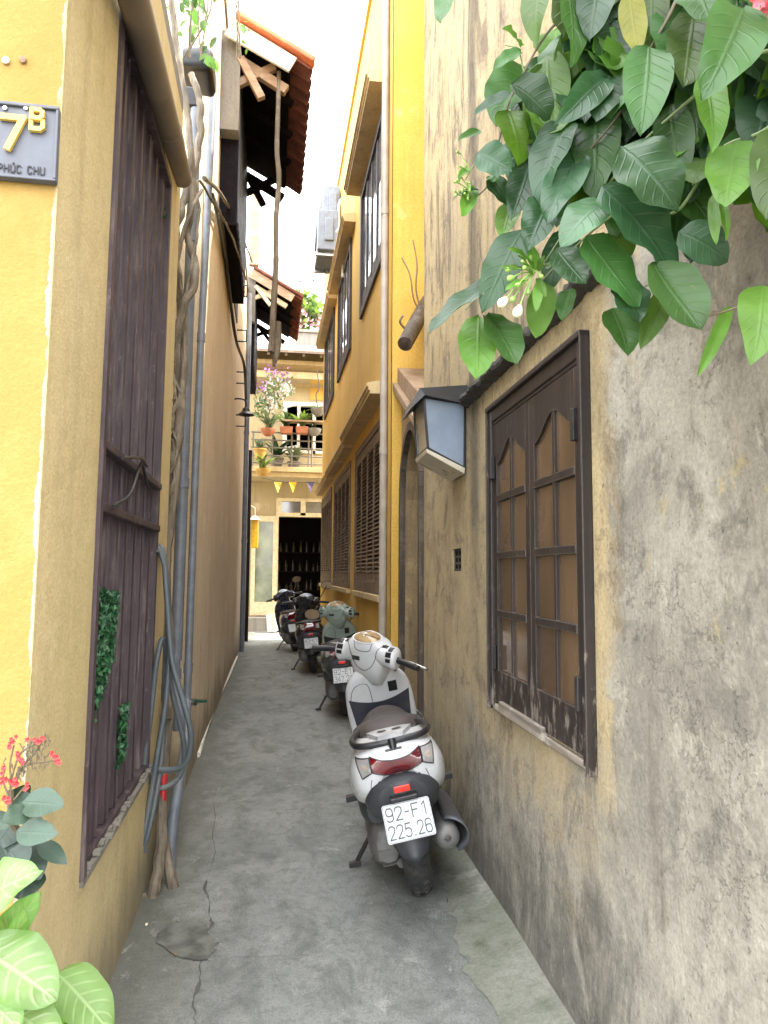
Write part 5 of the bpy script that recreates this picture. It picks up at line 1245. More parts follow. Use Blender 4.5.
# ------------------------------------------------------------------ tiled awnings
def awning(label, y0, y1, x_in, x_out, z_in, z_out, white):
    t = thing('tiled_awning', label, 'awning', (x_in, y0, z_in), group='tiled awnings on the left')
    d = Vector((x_out-x_in, 0, z_out-z_in)); L_ = d.length; d.normalize(); nrm = Vector((-d.z, 0, d.x))
    base = Vector((x_in, 0, z_in))
    mb = MB(); n = int((y1-y0)/0.165); W = (y1-y0)/n
    for i in range(n):
        yc = y0+(i+0.5)*W
        for j in range(4):
            s0, s1 = L_*j/4-0.02, L_*(j+1)/4+0.02; V = []; F = []
            for s, lift in ((s0, 0.012), (s1, 0.0)):
                for k in range(7):
                    a = math.pi*k/6; V.append(base+d*s+nrm*(0.02+lift+0.055*math.sin(a))+Vector((0, yc-W*0.55*math.cos(a), 0)))
            for k in range(6): F.append((k, k+1, 8+k, 7+k))
            b = len(V); V += [v-nrm*0.014 for v in V]
            for k in range(6): F.append((b+k, b+7+k, b+8+k, b+k+1))
            for k in range(6): F.append((7+k, 8+k, b+8+k, b+7+k))
            F.append((0, 7, b+7, b)); F.append((6, b+6, b+13, 13))
            mb.add(V, F)
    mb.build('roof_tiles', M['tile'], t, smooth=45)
    mb = MB(); q = lambda s, y, h: base+d*s+nrm*h+Vector((0, y, 0))
    V = [q(0, y0, 0), q(L_-0.17, y0, 0), q(L_-0.17, y1, 0), q(0, y1, 0), q(0, y0, -0.03), q(L_-0.17, y0, -0.03), q(L_-0.17, y1, -0.03), q(0, y1, -0.03)]
    mb.add(V, [(0,1,2,3),(4,7,6,5),(0,4,5,1),(1,5,6,2),(2,6,7,3),(3,7,4,0)])
    for i in range(1, int((y1-y0)/0.5)): mb.bar(q(0, y0+i*0.5, -0.06), q(L_-0.1, y0+i*0.5, -0.06), 0.05, 0.06)
    mb.build('soffit', M['black_timber'], t, smooth=0)
    mb = MB(); mb.add([q(-0.02, y0-0.03, 0.02), q(L_-0.12, y0-0.03, 0.02), q(L_-0.12, y0-0.03, -0.13), q(-0.02, y0-0.03, -0.15), q(-0.02, y0-0.004, 0.02), q(L_-0.12, y0-0.004, 0.02), q(L_-0.12, y0-0.004, -0.13), q(-0.02, y0-0.004, -0.15)], [(0,1,2,3),(4,7,6,5),(0,4,5,1),(1,5,6,2),(2,6,7,3),(3,7,4,0)])
    mb.build('gable_board', white, t, smooth=0)
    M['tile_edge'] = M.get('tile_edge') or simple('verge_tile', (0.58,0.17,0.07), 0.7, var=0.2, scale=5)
    mb = MB()
    for j in range(3):
        a, b = q(L_*j/3-0.02, y0-0.02, 0.06+0.004*j), q(L_*(j+1)/3+(0.03 if j == 2 else 0), y0-0.02, 0.06+0.004*j); mb.bar(a, b, 0.13, 0.05, up=nrm)
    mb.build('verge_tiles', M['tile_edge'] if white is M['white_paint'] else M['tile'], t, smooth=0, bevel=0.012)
    mb = MB(); mb.box((BX+0.003, y0+0.20, z_in-1.75), (x_in+0.04, y1-0.05, z_in-0.05)); mb.build('shuttered_bay', M['black_timber'], t, smooth=0)
    mb = MB()
    for i in range(int((y1-y0-0.3)/0.14)): mb.box((x_in+0.041, y0+0.26+i*0.14, z_in-1.70), (x_in+0.055, y0+0.30+i*0.14, z_in-0.25))
    mb.build('bay_grille', M['black_metal'], t.children[-1], smooth=0)
    mb = MB(); mb.box((BX+0.002, y0+0.05, z_in-0.95), (x_in+0.05, y0+0.195, z_in-0.02)); mb.build('end_post', M['concrete'], t, smooth=0)
    for yb in (y0+0.12, y1-0.15):
        mb = MB(); m = M['timber'] if white is M['white_paint'] else M['cream_paint']
        if yb > y0+0.5: m = M['black_timber']
        mb.bar((x_in-0.02, yb, z_in-0.22), (x_in+0.72*(x_out-x_in), yb, z_in-0.22+0.72*(z_out-z_in)-0.02), 0.06, 0.09)
        mb.bar((x_in-0.02, yb+0.001, z_in-0.50), (x_in+0.55*(x_out-x_in), yb+0.001, z_in-0.27), 0.055, 0.07)
        mb.bar((x_in+0.05, yb-0.05, z_in-0.26), (x_in+0.38*(x_out-x_in), yb-0.05, z_in-0.62), 0.055, 0.07)
        mb.build('bracket', m, t, smooth=0, bevel=0.005)
    return t
awning('nearer tiled awning with orange verge and sunlit crossed timber bracket', 6.05, 8.2, -0.40, 0.245, 6.24, 5.90, M['white_paint'])
awning('farther tiled awning with pale crossed bracket above the alley end', 13.0, 15.4, -0.42, 0.46, 6.98, 6.48, M['timber'])
mb = MB(); mb.box((-0.47, 12.2, 6.75), (-0.30, 12.32, 8.3)); tag(mb.build('timber_post', M['timber'], smooth=0), 'brown timber post standing high between the two tiled awnings', 'post')

dead = thing('dangling_branch', 'dry branch dangling from the near awning down the alley', 'branch', at(279, 72, 6.1))
P = [at(*q) for q in ((279, 72, 6.15), (278, 110, 6.15), (277, 150, 6.16), (279, 180, 6.18), (276, 220, 6.2), (276, 260, 6.22), (274, 300, 6.25), (272, 335, 6.3), (271, 352, 6.3))]
P = spline(P, 7); mb = MB(); mb.tube(P, [0.019+0.011*(i/len(P))+0.004*mnoise.noise((i*0.5, 2, 2)) for i in range(len(P))], 8); mb.build('branch', M['vine_bark'], dead)
P = [at(*q) for q in ((278, 322, 6.4), (277, 345, 6.4), (274, 366, 6.4))]; mb = MB(); mb.tube(spline(P, 5), [0.03, 0.033, 0.036, 0.038, 0.04, 0.04, 0.038, 0.034, 0.028, 0.022, 0.015], 9); mb.build('stub', M['vine_bark'], dead)

# ------------------------------------------------------------------ yellow house fittings
x0 = YX-0.036
pipe('downpipe', 'long grey brown downpipe on the near corner of the yellow house', [(x0, 5.97, 0.0), (x0, 5.97, 7.4)], 0.033, M['pipe_brown'], (0.33, 0.62, 0.9))
def aircon(label, x1, x2, y, z, h):
    t = thing('air_conditioner', label, 'air conditioner', (x1, y, z), group='outdoor air conditioner units')
    M['ac_white'] = M.get('ac_white') or simple('ac_enamel', (0.17,0.20,0.25), 0.4, dirt=(0.13,0.13,0.14), dirt_amt=0.4)
    mb = MB(); mb.box((x1, y, z), (x2, y+0.80, z+h)); mb.build('casing', M['ac_white'], t, smooth=0, bevel=0.015)
    mb = MB(); mb.box((x1+0.10, y-0.03, z+h*0.22), (x1+0.10+0.13, y-0.001, z+h*0.78)); mb.build('pipe_cover', M['ac_white'], t, smooth=0, bevel=0.012)
    fan = MB(); cz, cy = z+h/2, y+0.34
    for r in (0.07, 0.12, 0.17, 0.21): fan.tube([(x1-0.012, cy+r*math.cos(a*0.35), cz+r*math.sin(a*0.35)) for a in range(19)], 0.006, 5)
    fan.lathe([(0.23, 0.0), (0.21, 0.02), (0.04, 0.02)], Matrix.Translation((x1, cy, cz)) @ Matrix.Rotation(R(-90), 4, 'Y'), 28); fan.build('fan_grille', M['plastic'], t)
    mb = MB()
    for yy in (y+0.08, y+0.68): mb.box((x1-0.02, yy, z-0.05), (YX-0.002, yy+0.05, z-0.002))
    mb.build('bracket', M['steel'], t, smooth=0)
    mb = MB(); mb.tube(spline([(x2-0.03, y+0.02, z+h*0.45), (x2+0.05, y-0.05, z+h*0.6), (YX-0.03, y-0.03, z+h*0.4), (YX-0.03, y-0.02, z-0.4)], 6), 0.022, 8); mb.build('hose', M['white_paint'], t)
aircon('lower outdoor air conditioner on the yellow house', 0.58, 0.88, 9.85, 6.02, 0.60)
aircon('upper outdoor air conditioner set behind the other on the yellow house', 0.69, 0.965, 10.6, 6.86, 0.55)
lg = thing('log_stub', 'cut log stub sticking out by the yellow pier above the gateway', 'log', at(412, 325, 5.5))
a_, b_ = at(422, 312, 5.6), at(405, 344, 5.25)
mb = MB(); d_ = (b_-a_); mb.tube([a_-d_*0.4, a_, a_+d_*0.5, b_, b_+d_*0.02], [0.058, 0.062, 0.064, 0.060, 0.02], 12); mb.build('log', M['dark_door'], lg)
mb = MB(); mb.tube(spline([a_, at(414, 300, 5.55), at(410, 275, 5.5), at(402, 258, 5.5)], 6), 0.007, 5); mb.tube(spline([a_, at(416, 290, 5.55), at(417, 265, 5.5), at(413, 240, 5.5)], 6), 0.007, 5)
mb.tube(spline([at(406, 330, 5.4), at(400, 322, 5.35), at(403, 315, 5.3)], 5), 0.010, 5); mb.build('wire', M['brick'], lg)

# lantern on the grey house
M['lantern_pane'] = simple('lantern_pane', (0.19,0.235,0.30), 0.22, var=0.12, scale=5, dirt=(0.27,0.31,0.36), dirt_amt=0.5)
M['lantern_cream'] = simple('lantern_cream', (0.46,0.42,0.33), 0.3, var=0.1, scale=5, dirt=(0.3,0.25,0.18), dirt_amt=0.4)
lan = thing('wall_lantern', 'black roofed wall lantern with blue grey panes beside the window', 'lantern', (0, 0, 0), (0, 0, 0))
lan.matrix_basis = world_of(grey) @ Matrix.Translation((3.45, 0, 1.9)); lan.location, lan.rotation_euler = lan.matrix_basis.to_translation(), lan.matrix_basis.to_euler()
W = 0.30     # length along the wall
def lb_(mb, ring_lo, ring_hi): pass
sec = [(0.03, 0.02, 0.06, W-0.06), (0.205, 0.115, 0.0, W)]     # unused outline widths
A = [(0.006, 0.0, 0.36), (0.218, 0.0, 0.385), (0.197, 0.0, 0.125), (0.010, 0.0, 0.03)]    # side pane outline (w, u0, z)
def side(u, th): return [(u, w, z) for w, _, z in A]
mb = MB(); V = side(0.0, 0)+side(0.006, 0); mb.add(V, [(0,1,2,3),(7,6,5,4),(0,4,5,1),(1,5,6,2),(2,6,7,3),(3,7,4,0)]); mb.build('pane', M['lantern_pane'], lan, local=True, smooth=0)
mb = MB(); V = side(W-0.006, 0)+side(W, 0); mb.add(V, [(0,1,2,3),(7,6,5,4),(0,4,5,1),(1,5,6,2),(2,6,7,3),(3,7,4,0)]); mb.build('pane', M['lantern_pane'], lan, local=True, smooth=0)
mb = MB()
for (w0, z0), (w1, z1), m in ((((0.218), 0.385), (0.197, 0.125), 0), ((0.197, 0.125), (0.010, 0.03), 1)):
    mb.add([(0.008, w0-0.002, z0), (W-0.008, w0-0.002, z0), (W-0.008, w1-0.002, z1), (0.008, w1-0.002, z1), (0.008, w0-0.008, z0), (W-0.008, w0-0.008, z0), (W-0.008, w1-0.008, z1), (0.008, w1-0.008, z1)], [(0,1,2,3),(4,7,6,5),(0,4,5,1),(1,5,6,2),(2,6,7,3),(3,7,4,0)])
mb.build('front_pane', M['lantern_cream'], lan, local=True, smooth=0)
mb = MB()
for u in (-0.004, W-0.006):
    for i in range(4):
        p, q = A[i], A[(i+1) % 4]; mb.bar((u+0.005, p[0], p[2]), (u+0.005, q[0], q[2]), 0.012, 0.008, up=(1, 0, 0))
for i in (1, 2, 3): mb.bar((0, A[i][0], A[i][2]), (W, A[i][0], A[i][2]), 0.016, 0.014)
mb.build('frame', M['black_metal'], lan, local=True, smooth=0)
mb = MB(); mb.add([(-0.01, 0.205, 0.10), (W+0.01, 0.205, 0.10), (W+0.01, 0.012, -0.002), (-0.01, 0.012, -0.002), (-0.01, 0.208, 0.122), (W+0.01, 0.208, 0.122), (W+0.01, 0.008, 0.028), (-0.01, 0.008, 0.028)], [(0,3,2,1),(4,5,6,7),(0,1,5,4),(1,2,6,5),(2,3,7,6),(3,0,4,7)])
mb.build('skirt', M['lantern_cream'], lan, local=True, smooth=0, bevel=0.003)
mb = MB(); V = [(-0.03, 0.0, 0.450), (W+0.03, 0.0, 0.450), (W+0.03, 0.245, 0.425), (-0.03, 0.245, 0.425), (-0.03, 0.0, 0.36), (W+0.03, 0.0, 0.36), (W+0.035, 0.285, 0.325), (-0.035, 0.285, 0.325), ]
mb.add(V+[(-0.03, 0.0, 0.352), (W+0.03, 0.0, 0.352), (W+0.04, 0.22, 0.388), (-0.04, 0.22, 0.388)], [(0,1,2,3), (3,2,6,7), (0,3,7,11,8), (1,9,10,6,2), (7,6,10,11), (8,11,10,9), (0,8,9,1)])
mb.build('lantern_roof', M['black_metal'], lan, local=True, smooth=0)

# ------------------------------------------------------------------ end of the alley
flag_cols = {'lemon yellow': (0.62,0.55,0.10), 'amber yellow': (0.66,0.42,0.03), 'dull purple': (0.10,0.08,0.17)}
for (nm, cl), px in zip(flag_cols.items(), (278, 293, 310.5)):
    p = at(px, 482, 16.4); m = simple(nm.replace(' ', '_')+'_cloth', cl, 0.8)
    mb = MB(); mb.add([(-0.09, 0, 0), (0.09, 0, 0), (0.045, 0.02, -0.13), (0.0, 0.0, -0.26), (-0.045, -0.01, -0.13), (-0.09, 0.004, 0), (0.09, 0.004, 0), (0.045, 0.024, -0.13), (0, 0.004, -0.26), (-0.045, -0.006, -0.13)], [(0,1,2,4),(4,2,3),(5,9,7,6),(9,8,7),(0,5,6,1),(1,6,7,2),(2,7,8,3),(3,8,9,4),(4,9,5,0)])
    o = mb.build('pennant', m, smooth=0); o.location = p; tag(o, nm+' triangular pennant hanging below the balcony', 'pennant', 'pennants on a string under the balcony')
mb = MB(); mb.tube(spline([at(262, 478, 16.4), at(285, 482, 16.41), at(318, 482, 16.4)], 6), 0.008, 5); tag(mb.build('pennant_string', M['black_metal']), 'string carrying the three pennants under the balcony', 'string')
bk = thing('bucket', 'white bucket standing on the step by the open door', 'bucket', (0, 0, 0)); p = at(273, 629, 17.0); bk.location = (p.x, 16.85, 0.02)
mb = MB(); mb.lathe([(0.0, 0.0), (0.125, 0.0), (0.16, 0.36), (0.168, 0.36), (0.168, 0.375), (0.155, 0.375), (0.12, 0.02), (0, 0.02)], n=24, cap=False); mb.build('pail', M['white_paint'], bk, local=True)
mb = MB(); mb.tube([(0.165*math.cos(a*0.2617), -0.02, 0.36+0.07*math.sin(a*0.2617)) for a in range(13)], 0.006, 5); mb.build('handle', M['steel'], bk, local=True)
yb_ = thing('yellow_lantern_box', 'bright yellow box lantern hanging at the corner of the peach wall', 'lantern', at(254, 520, 14.9))
p = at(254.5, 534, 14.95); mb = MB(); mb.cbox(p, (0.15, 0.15, 0.58)); M['lantern_yellow'] = simple('lantern_yellow', (0.75,0.46,0.02), 0.5)
mb.build('box', M['lantern_yellow'], yb_, smooth=0, bevel=0.01)
mb = MB(); t0 = p+Vector((0, 0, 0.29)); mb.add([t0+Vector(v) for v in ((-.12,-.12,0),(.12,-.12,0),(.12,.12,0),(-.12,.12,0),(-.02,-.02,.09),(.02,-.02,.09),(.02,.02,.09),(-.02,.02,.09))], [(0,3,2,1),(4,5,6,7),(0,1,5,4),(1,2,6,5),(2,3,7,6),(3,0,4,7)]); mb.tube([t0+Vector((0,0,0.08)), t0+Vector((0,0,0.25)), t0+Vector((-0.1,0,0.3))], 0.012, 6); mb.build('cap', M['cream_paint'], yb_, smooth=0)
bs = thing('broom', 'green broom standing behind the glass of the open door', 'broom', at(263, 600, 17.58))
mb = MB(); mb.tube([at(263, 590, 17.57), at(263.5, 548, 17.57)], 0.012, 8); mb.build('handle', M['green_plastic'], bs)
mb = MB(); q0 = at(263, 592, 17.57); mb.add([q0+Vector(v) for v in ((-.04,-.02,.04),(.04,-.02,.04),(.04,.02,.04),(-.04,.02,.04),(-.15,-.03,-.16),(.15,-.03,-.16),(.15,.03,-.16),(-.15,.03,-.16))], [(0,1,2,3),(4,7,6,5),(0,4,5,1),(1,5,6,2),(2,6,7,3),(3,7,4,0)]); mb.build('bristles', M['green_plastic'], bs, smooth=0)
# ------------------------------------------------------------------ leaves
def leaf_material(name, base, vein, rough=0.42, trans=0.35, nv=8.0, vw=0.10, edge=None, slant=1.25, bumpy=0.32, vmix=0.28):
    t = NT(name); s = t.sep(vec=t.tc.outputs['UV'])
    u = s[0]; a = t.math('ABSOLUTE', t.math('MULTIPLY', t.math('SUBTRACT', s[1], 0.5), 2.0))
    nz = t.noise(9, 5, 0.6)
    k = t.math('FRACT', t.math('ADD', t.math('MULTIPLY', t.math('SUBTRACT', u, t.math('MULTIPLY', t.math('POWER', a, 1.2), 0.16*slant)), nv), t.math('MULTIPLY', nz, 0.25)))
    d = t.math('ABSOLUTE', t.math('SUBTRACT', k, 0.5))
    side = t.math('MULTIPLY', t.rng(d, 0.5-vw*1.2, 0.5, 0.0, 0.8), t.rng(a, 0.95, 0.55))
    mid = t.rng(a, 0.10, 0.02, 0.0, 1.0)
    v = t.math('MAXIMUM', side, mid)
    c = t.mix(t.rng(nz, 0.3, 0.7), tuple(x*0.78 for x in base), tuple(min(1, x*1.22) for x in base))
    if edge is not None: c = t.mix(t.math('MULTIPLY', t.rng(a, 0.35, 1.0), 0.7), c, edge)
    oi = t.n('ShaderNodeNewGeometry')
    hv = t.n('ShaderNodeHueSaturation'); hv.inputs['Saturation'].default_value = 1.0
    t.put(hv.inputs['Value'], t.rng(oi.outputs['Random Per Island'], 0, 1, 0.7, 1.3, False)); t.put(hv.inputs['Hue'], t.rng(oi.outputs['Random Per Island'], 0, 1, 0.488, 0.512, False)); t.put(hv.inputs['Color'], c)
    sp = t.noise(70, 3, 0.6); c = t.mix(t.rng(sp, 0.70, 0.74, 0, 0.6), hv.outputs['Color'], (0.16,0.12,0.04))
    c = t.mix(t.math('MULTIPLY', v, vmix), c, vein)
    t.bump(t.math('SUBTRACT', t.math('MULTIPLY', nz, 0.2), v), bumpy, 0.004)
    t.out(c, t.rng(nz, 0.3, 0.7, rough-0.06, rough+0.10))
    tr = t.n('ShaderNodeBsdfTranslucent'); t.put(tr.inputs['Color'], t.mix(1.0, c, (1.6, 1.9, 0.7), 'MULTIPLY'))
    mx = t.n('ShaderNodeMixShader'); mx.inputs[0].default_value = trans
    o = [n for n in t.t.nodes if n.type == 'OUTPUT_MATERIAL'][0]
    t.t.links.new(t.b.outputs[0], mx.inputs[1]); t.t.links.new(tr.outputs[0], mx.inputs[2]); t.t.links.new(mx.outputs[0], o.inputs['Surface'])
    return t.m
LM = [leaf_material('leaf_deep_green', (0.021,0.056,0.022), (0.046,0.092,0.040)),
      leaf_material('leaf_blue_green', (0.022,0.060,0.024), (0.059,0.099,0.066), rough=0.36),
      leaf_material('leaf_green', (0.043,0.106,0.026), (0.086,0.158,0.053), trans=0.42),
      leaf_material('leaf_light_green', (0.086,0.178,0.026), (0.132,0.218,0.046), trans=0.5),
      leaf_material('leaf_olive', (0.056,0.102,0.020), (0.099,0.152,0.040), trans=0.45),
      leaf_material('leaf_yellow', (0.251,0.238,0.020), (0.297,0.297,0.066), trans=0.45),
      leaf_material('leaf_silvery', (0.050,0.108,0.050), (0.099,0.158,0.106), rough=0.3)]  # last one: paler green painted in for sky reflected on the leaf
DK, BL, MD, LT, OL, YE, SHEEN = range(7)
def wprof(t, pointed=True):
    w = (max(t, 0)**0.5)*(max(1-t, 0)**0.72)*1.93 if pointed else math.sin(math.pi*min(1, max(0, t))**0.85)**0.7
    return w
def leaf(mb, B, T, width, nrm, fold=0.25, curl=0.18, seed=0, pointed=True, nu=9, nv=6, wave=0.05, cls=0, twist=0.0):
    B, T = Vector(B), Vector(T); ax = T-B; L_ = ax.length; axn = ax/L_
    n = (Vector(nrm)-axn*Vector(nrm).dot(axn))
    if n.length < 1e-4: n = axn.orthogonal()
    n.normalize(); sd = axn.cross(n)
    mb.cur = cls
    def f(u, v):
        s = v*2-1; w = wprof(u, pointed)*width/2*(1+0.05*mnoise.noise((u*6, s, seed)))
        bend = curl*L_*(0.25-(u-0.5)**2)
        rip = wave*width*abs(s)*math.sin(u*15+seed*3+s*1.5)
        tw = twist*(u-0.3); s1 = sd*math.cos(tw)+n*math.sin(tw); n1 = n*math.cos(tw)-sd*math.sin(tw)
        return B+ax*u+s1*(s*w)+n1*(bend+fold*abs(s)*w+rip-0.10*L_*max(0, u-0.8))
    mb.grid(f, nu, nv)

# ------------------------------------------------------------------ creeper hanging over the right wall
creeper = thing('flowering_creeper', 'leafy creeper with big green leaves hanging over the grey house wall', 'creeper', (0.8, 1.1, 3.0))
def cd(px, d): return 1.24-max(0, px-470)/300*0.34+d
LV = [  # base, tip, width in pixels, depth offset, colour class
 ((455,-25),(440,22),26,0,MD),((541,-25),(536,44),32,.02,LT),((566,-30),(573,66),44,-.02,MD),((521,47),(503,28),22,.03,LT),((521,50),(493,69),14,0,MD),
 ((511,84),(551,119),42,-.05,DK),((511,93),(474,114),17,-.03,BL),((548,55),(552,140),44,.06,LT),((508,110),(518,166),40,.03,LT),((480,130),(458,140),12,0,MD),
 ((477,153),(512,172),35,-.05,BL),((540,100),(556,160),40,.08,LT),((566,122),(540,205),40,.0,DK),((532,158),(512,218),34,.02,DK),((490,176),(507,206),22,.02,DK),
 ((512,202),(502,237),24,.05,LT),((580,152),(546,222),40,-.03,BL),((552,198),(528,252),34,-.02,BL),((612,18),(597,112),36,.05,DK),((607,78),(556,124),32,-.02,BL),
 ((612,72),(596,120),34,.0,DK),((629,-8),(638,54),26,-.02,YE),((652,-20),(649,58),36,.03,OL),((649,46),(641,134),46,-.05,MD),((744,8),(703,98),60,-.08,MD),
 ((707,76),(713,152),32,-.07,LT),((722,44),(785,128),62,.03,DK),((694,14),(684,86),44,.02,OL),((735,142),(726,206),52,-.06,LT),((620,146),(678,212),60,-.05,SHEEN),
 ((602,186),(673,278),54,-.02,BL),((608,202),(560,246),42,-.07,SHEEN),((586,236),(640,306),48,-.02,MD),((556,248),(586,284),32,-.04,SHEEN),((678,232),(728,262),48,.02,DK),
 ((652,262),(702,330),58,.0,MD),((618,284),(640,322),38,.01,DK),((612,308),(628,356),32,.03,MD),((664,292),(641,348),24,.03,OL),((730,306),(698,376),15,.0,LT),
 ((764,286),(752,364),40,-.04,LT),((713,194),(716,244),13,-.02,LT),((722,200),(727,240),11,-.02,LT),((782,130),(766,218),52,.0,OL),((479,316),(477,378),36,.0,LT),
 ((487,314),(517,364),38,.02,MD),((545,282),(536,338),30,.04,LT),((524,228),(482,312),40,-.01,DK),((494,280),(428,332),28,-.03,BL),((572,288),(561,320),20,.04,MD),
 ((474,186),(462,216),15,.0,LT),((486,178),(500,180),14,.0,MD),((590,20),(600,-40),40,.05,MD),((480,190),(452,200),8,0,BL),((470,170),(458,178),8,0,LT),
 ((690,150),(665,190),34,.05,DK),((640,90),(668,140),44,.06,DK),((770,60),(740,118),44,.06,DK),((670,180),(642,215),30,.06,OL),((590,120),(560,176),40,.09,OL),
 ((570,230),(548,290),34,.08,DK),((625,230),(600,280),36,.08,OL),((700,215),(690,262),30,.07,DK),((740,0),(776,46),44,.02,MD),((690,-30),(712,24),46,-.04,MD),((600,-30),(590,40),42,.02,DK)]
random.seed(12); mb = MB()
def add_leaf(b, t, w, d, cls, i):
    Y0 = cd((b[0]+t[0])/2, d); B = at(b[0], b[1], Y0+random.uniform(-.01, .03)); T = at(t[0], t[1], Y0-random.uniform(-.01, .05))
    wm = w/FOCAL*Y0*random.uniform(1.22, 1.5); n = Vector((-0.25, -0.85, 0.42))+Vector((random.uniform(-.4, .4), random.uniform(-.2, .2), random.uniform(-.35, .35)))
    leaf(mb, B, T, wm, n, fold=random.uniform(0.06, 0.5), curl=random.choice((random.uniform(0.06, 0.3), random.uniform(0.25, 0.5), random.uniform(-.15, .1))), seed=i, cls=cls, twist=random.uniform(-.6, .6), nu=12, nv=8, wave=random.uniform(0.02, 0.06))
for i, (b, t, w, d, c) in enumerate(LV): add_leaf(b, t, w, d, c, i)
for i in range(310):           # leaves deeper in the mass
    x = random.uniform(520, 810); y = random.uniform(-70, 175)
    if y > 175-(x-565)*0.05 or (x < 590 and (y < -10+(590-x)*1.1 or y > 150)): continue
    a = random.uniform(0.6, 2.4); l = random.choice((random.uniform(58, 92), random.uniform(30, 60)))
    add_leaf((x, y), (x+l*math.cos(a), y+l*math.sin(a)), random.uniform(38, 60), random.uniform(.04, .17), random.choice((DK, DK, BL, MD, MD, OL, LT)), 100+i)
mb.build('leaves', LM, creeper, smooth=80, recalc=False, weld=False)
M['green_stem'] = simple('green_stem', (0.13,0.17,0.06), 0.5); M['brown_stem'] = simple('brown_stem', (0.11,0.085,0.05), 0.7)
def cstem(pts, r, m, d=0.02):
    mb = MB(); P = spline([at(x, y, cd(x, d)) for x, y in pts], 7); mb.tube(P, [r*(1.25-0.6*i/len(P)) for i in range(len(P))], 7); return mb.build('stem', m, creeper)
for pts, r, m in (([(640,-60),(575,5),(546,35),(524,72),(508,105),(497,150),(488,185),(465,205)], .0022, M['brown_stem']), ([(820,70),(768,128),(720,150),(676,212),(640,200),(600,225),(560,262),(538,285)], .0026, M['green_stem']),
                  ([(820,40),(740,60),(690,100),(640,145),(605,188),(570,225),(545,262)], .0028, M['green_stem']), ([(700,-60),(672,10),(650,50),(622,110),(590,150)], .0028, M['brown_stem']),
                  ([(768,290),(740,306),(700,316),(668,300)], .0016, M['brown_stem']), ([(524,72),(518,50),(505,45)], .0014, M['green_stem']), ([(497,150),(478,160),(465,180)], .0014, M['green_stem']), ([(640,205),(668,250),(660,275),(640,290)], .0016, M['green_stem']),
                  ([(560,262),(520,270),(490,285),(465,310)], .0018, M['green_stem'])): cstem(pts, r, m)
# upper stems reach the top of the wall out of view
mb = MB(); mb.tube(spline([at(640, -60, cd(640, .02)), (0.62, 1.15, 2.9), (0.85, 1.1, 3.6), (0.95, 1.2, 4.6)], 6), 0.006, 7); mb.tube(spline([at(820, 40, 0.92), (0.80, 1.0, 2.5), (0.86, 1.05, 3.4), (0.93, 1.2, 4.6)], 6), 0.006, 7); mb.build('main_stem', M['brown_stem'], creeper)
# white bud cluster
M['bud_white'] = simple('bud_white', (0.66,0.70,0.48), 0.5, var=0.1); M['bud_green'] = simple('bud_green', (0.22,0.34,0.08), 0.5)
hub = at(534, 272, 1.14); mb = MB(); mbw = MB()
for q, r, white in (((503,302),.0085,1),((518,311),.0090,1),((511,278),.0058,0),((513,299),.0052,0),((508,270),.0042,0),((518,285),.005,0),((525,268),.004,0),((531,258),.004,0),((523,262),.0035,0),((541,276),.004,0),((528,292),.0045,0)):
    e = at(q[0], q[1], 1.14+random.uniform(-.02, .01)); mb.cur = 0
    mb.tube(spline([hub, hub.lerp(e, 0.5)+Vector((0, 0, 0.004)), e], 4), 0.0014, 5)
    d = (e-hub).normalized(); Q = d.to_track_quat('Z', 'Y').to_matrix().to_4x4()
    (mbw if white else mb).lathe([(r*0.4, -r*1.2), (r*0.8, -r*0.5), (r, 0.2*r), (r*0.85, r*0.9), (r*0.35, r*1.3)], Matrix.Translation(e) @ Q, 10)
fl_ = mb.build('flower_cluster', M['bud_green'], creeper); mbw.build('bud', M['bud_white'], fl_)
mb = MB()
for (b, t, w) in (((530,262),(508,248),16),((528,280),(505,290),12),((540,280),(536,312),14),((545,268),(562,262),14),((526,270),(500,268),11),((536,270),(526,240),17),((538,272),(545,255),11),((534,275),(520,262),10),((537,278),(546,298),10),((530,268),(517,255),8)):
    leaf(mb, at(*b, 1.14), at(*t, 1.12), w/FOCAL*1.14, (-.3, -.8, .5), cls=0)
mb.build('bract', LM[LT], fl_, smooth=80, recalc=False)
mb = MB()
for k in range(16):
    a, b = (462+random.uniform(-8, 10), 158+random.uniform(-8, 40)); e = (a+random.uniform(-8, 4), b+random.uniform(-6, 8))
    mb.tube([at(470, 170 if b < 175 else 190, 1.24), at(a, b, 1.24), at(e[0], e[1], 1.23)], [0.001, 0.0012, 0.0022], 5)
mb.build('young_shoot', M['bud_green'], creeper)
# pink blossom at the top right corner
M['pink_petal'] = simple('pink_petal', (0.62,0.09,0.12), 0.5, var=0.3, scale=60)
mb = MB()
for i in range(60):
    c = at(random.uniform(748, 800), random.uniform(-35, 24), 0.86+random.uniform(-.03, .03)); d = Vector((random.gauss(0, 1), random.gauss(-.6, .7), random.gauss(0, 1))).normalized()
    leaf(mb, c, c+d*0.019, 0.011, d.orthogonal(), nu=4, nv=3, cls=0)
mb.build('pink_blossom', M['pink_petal'], creeper, smooth=80, recalc=False, weld=False)

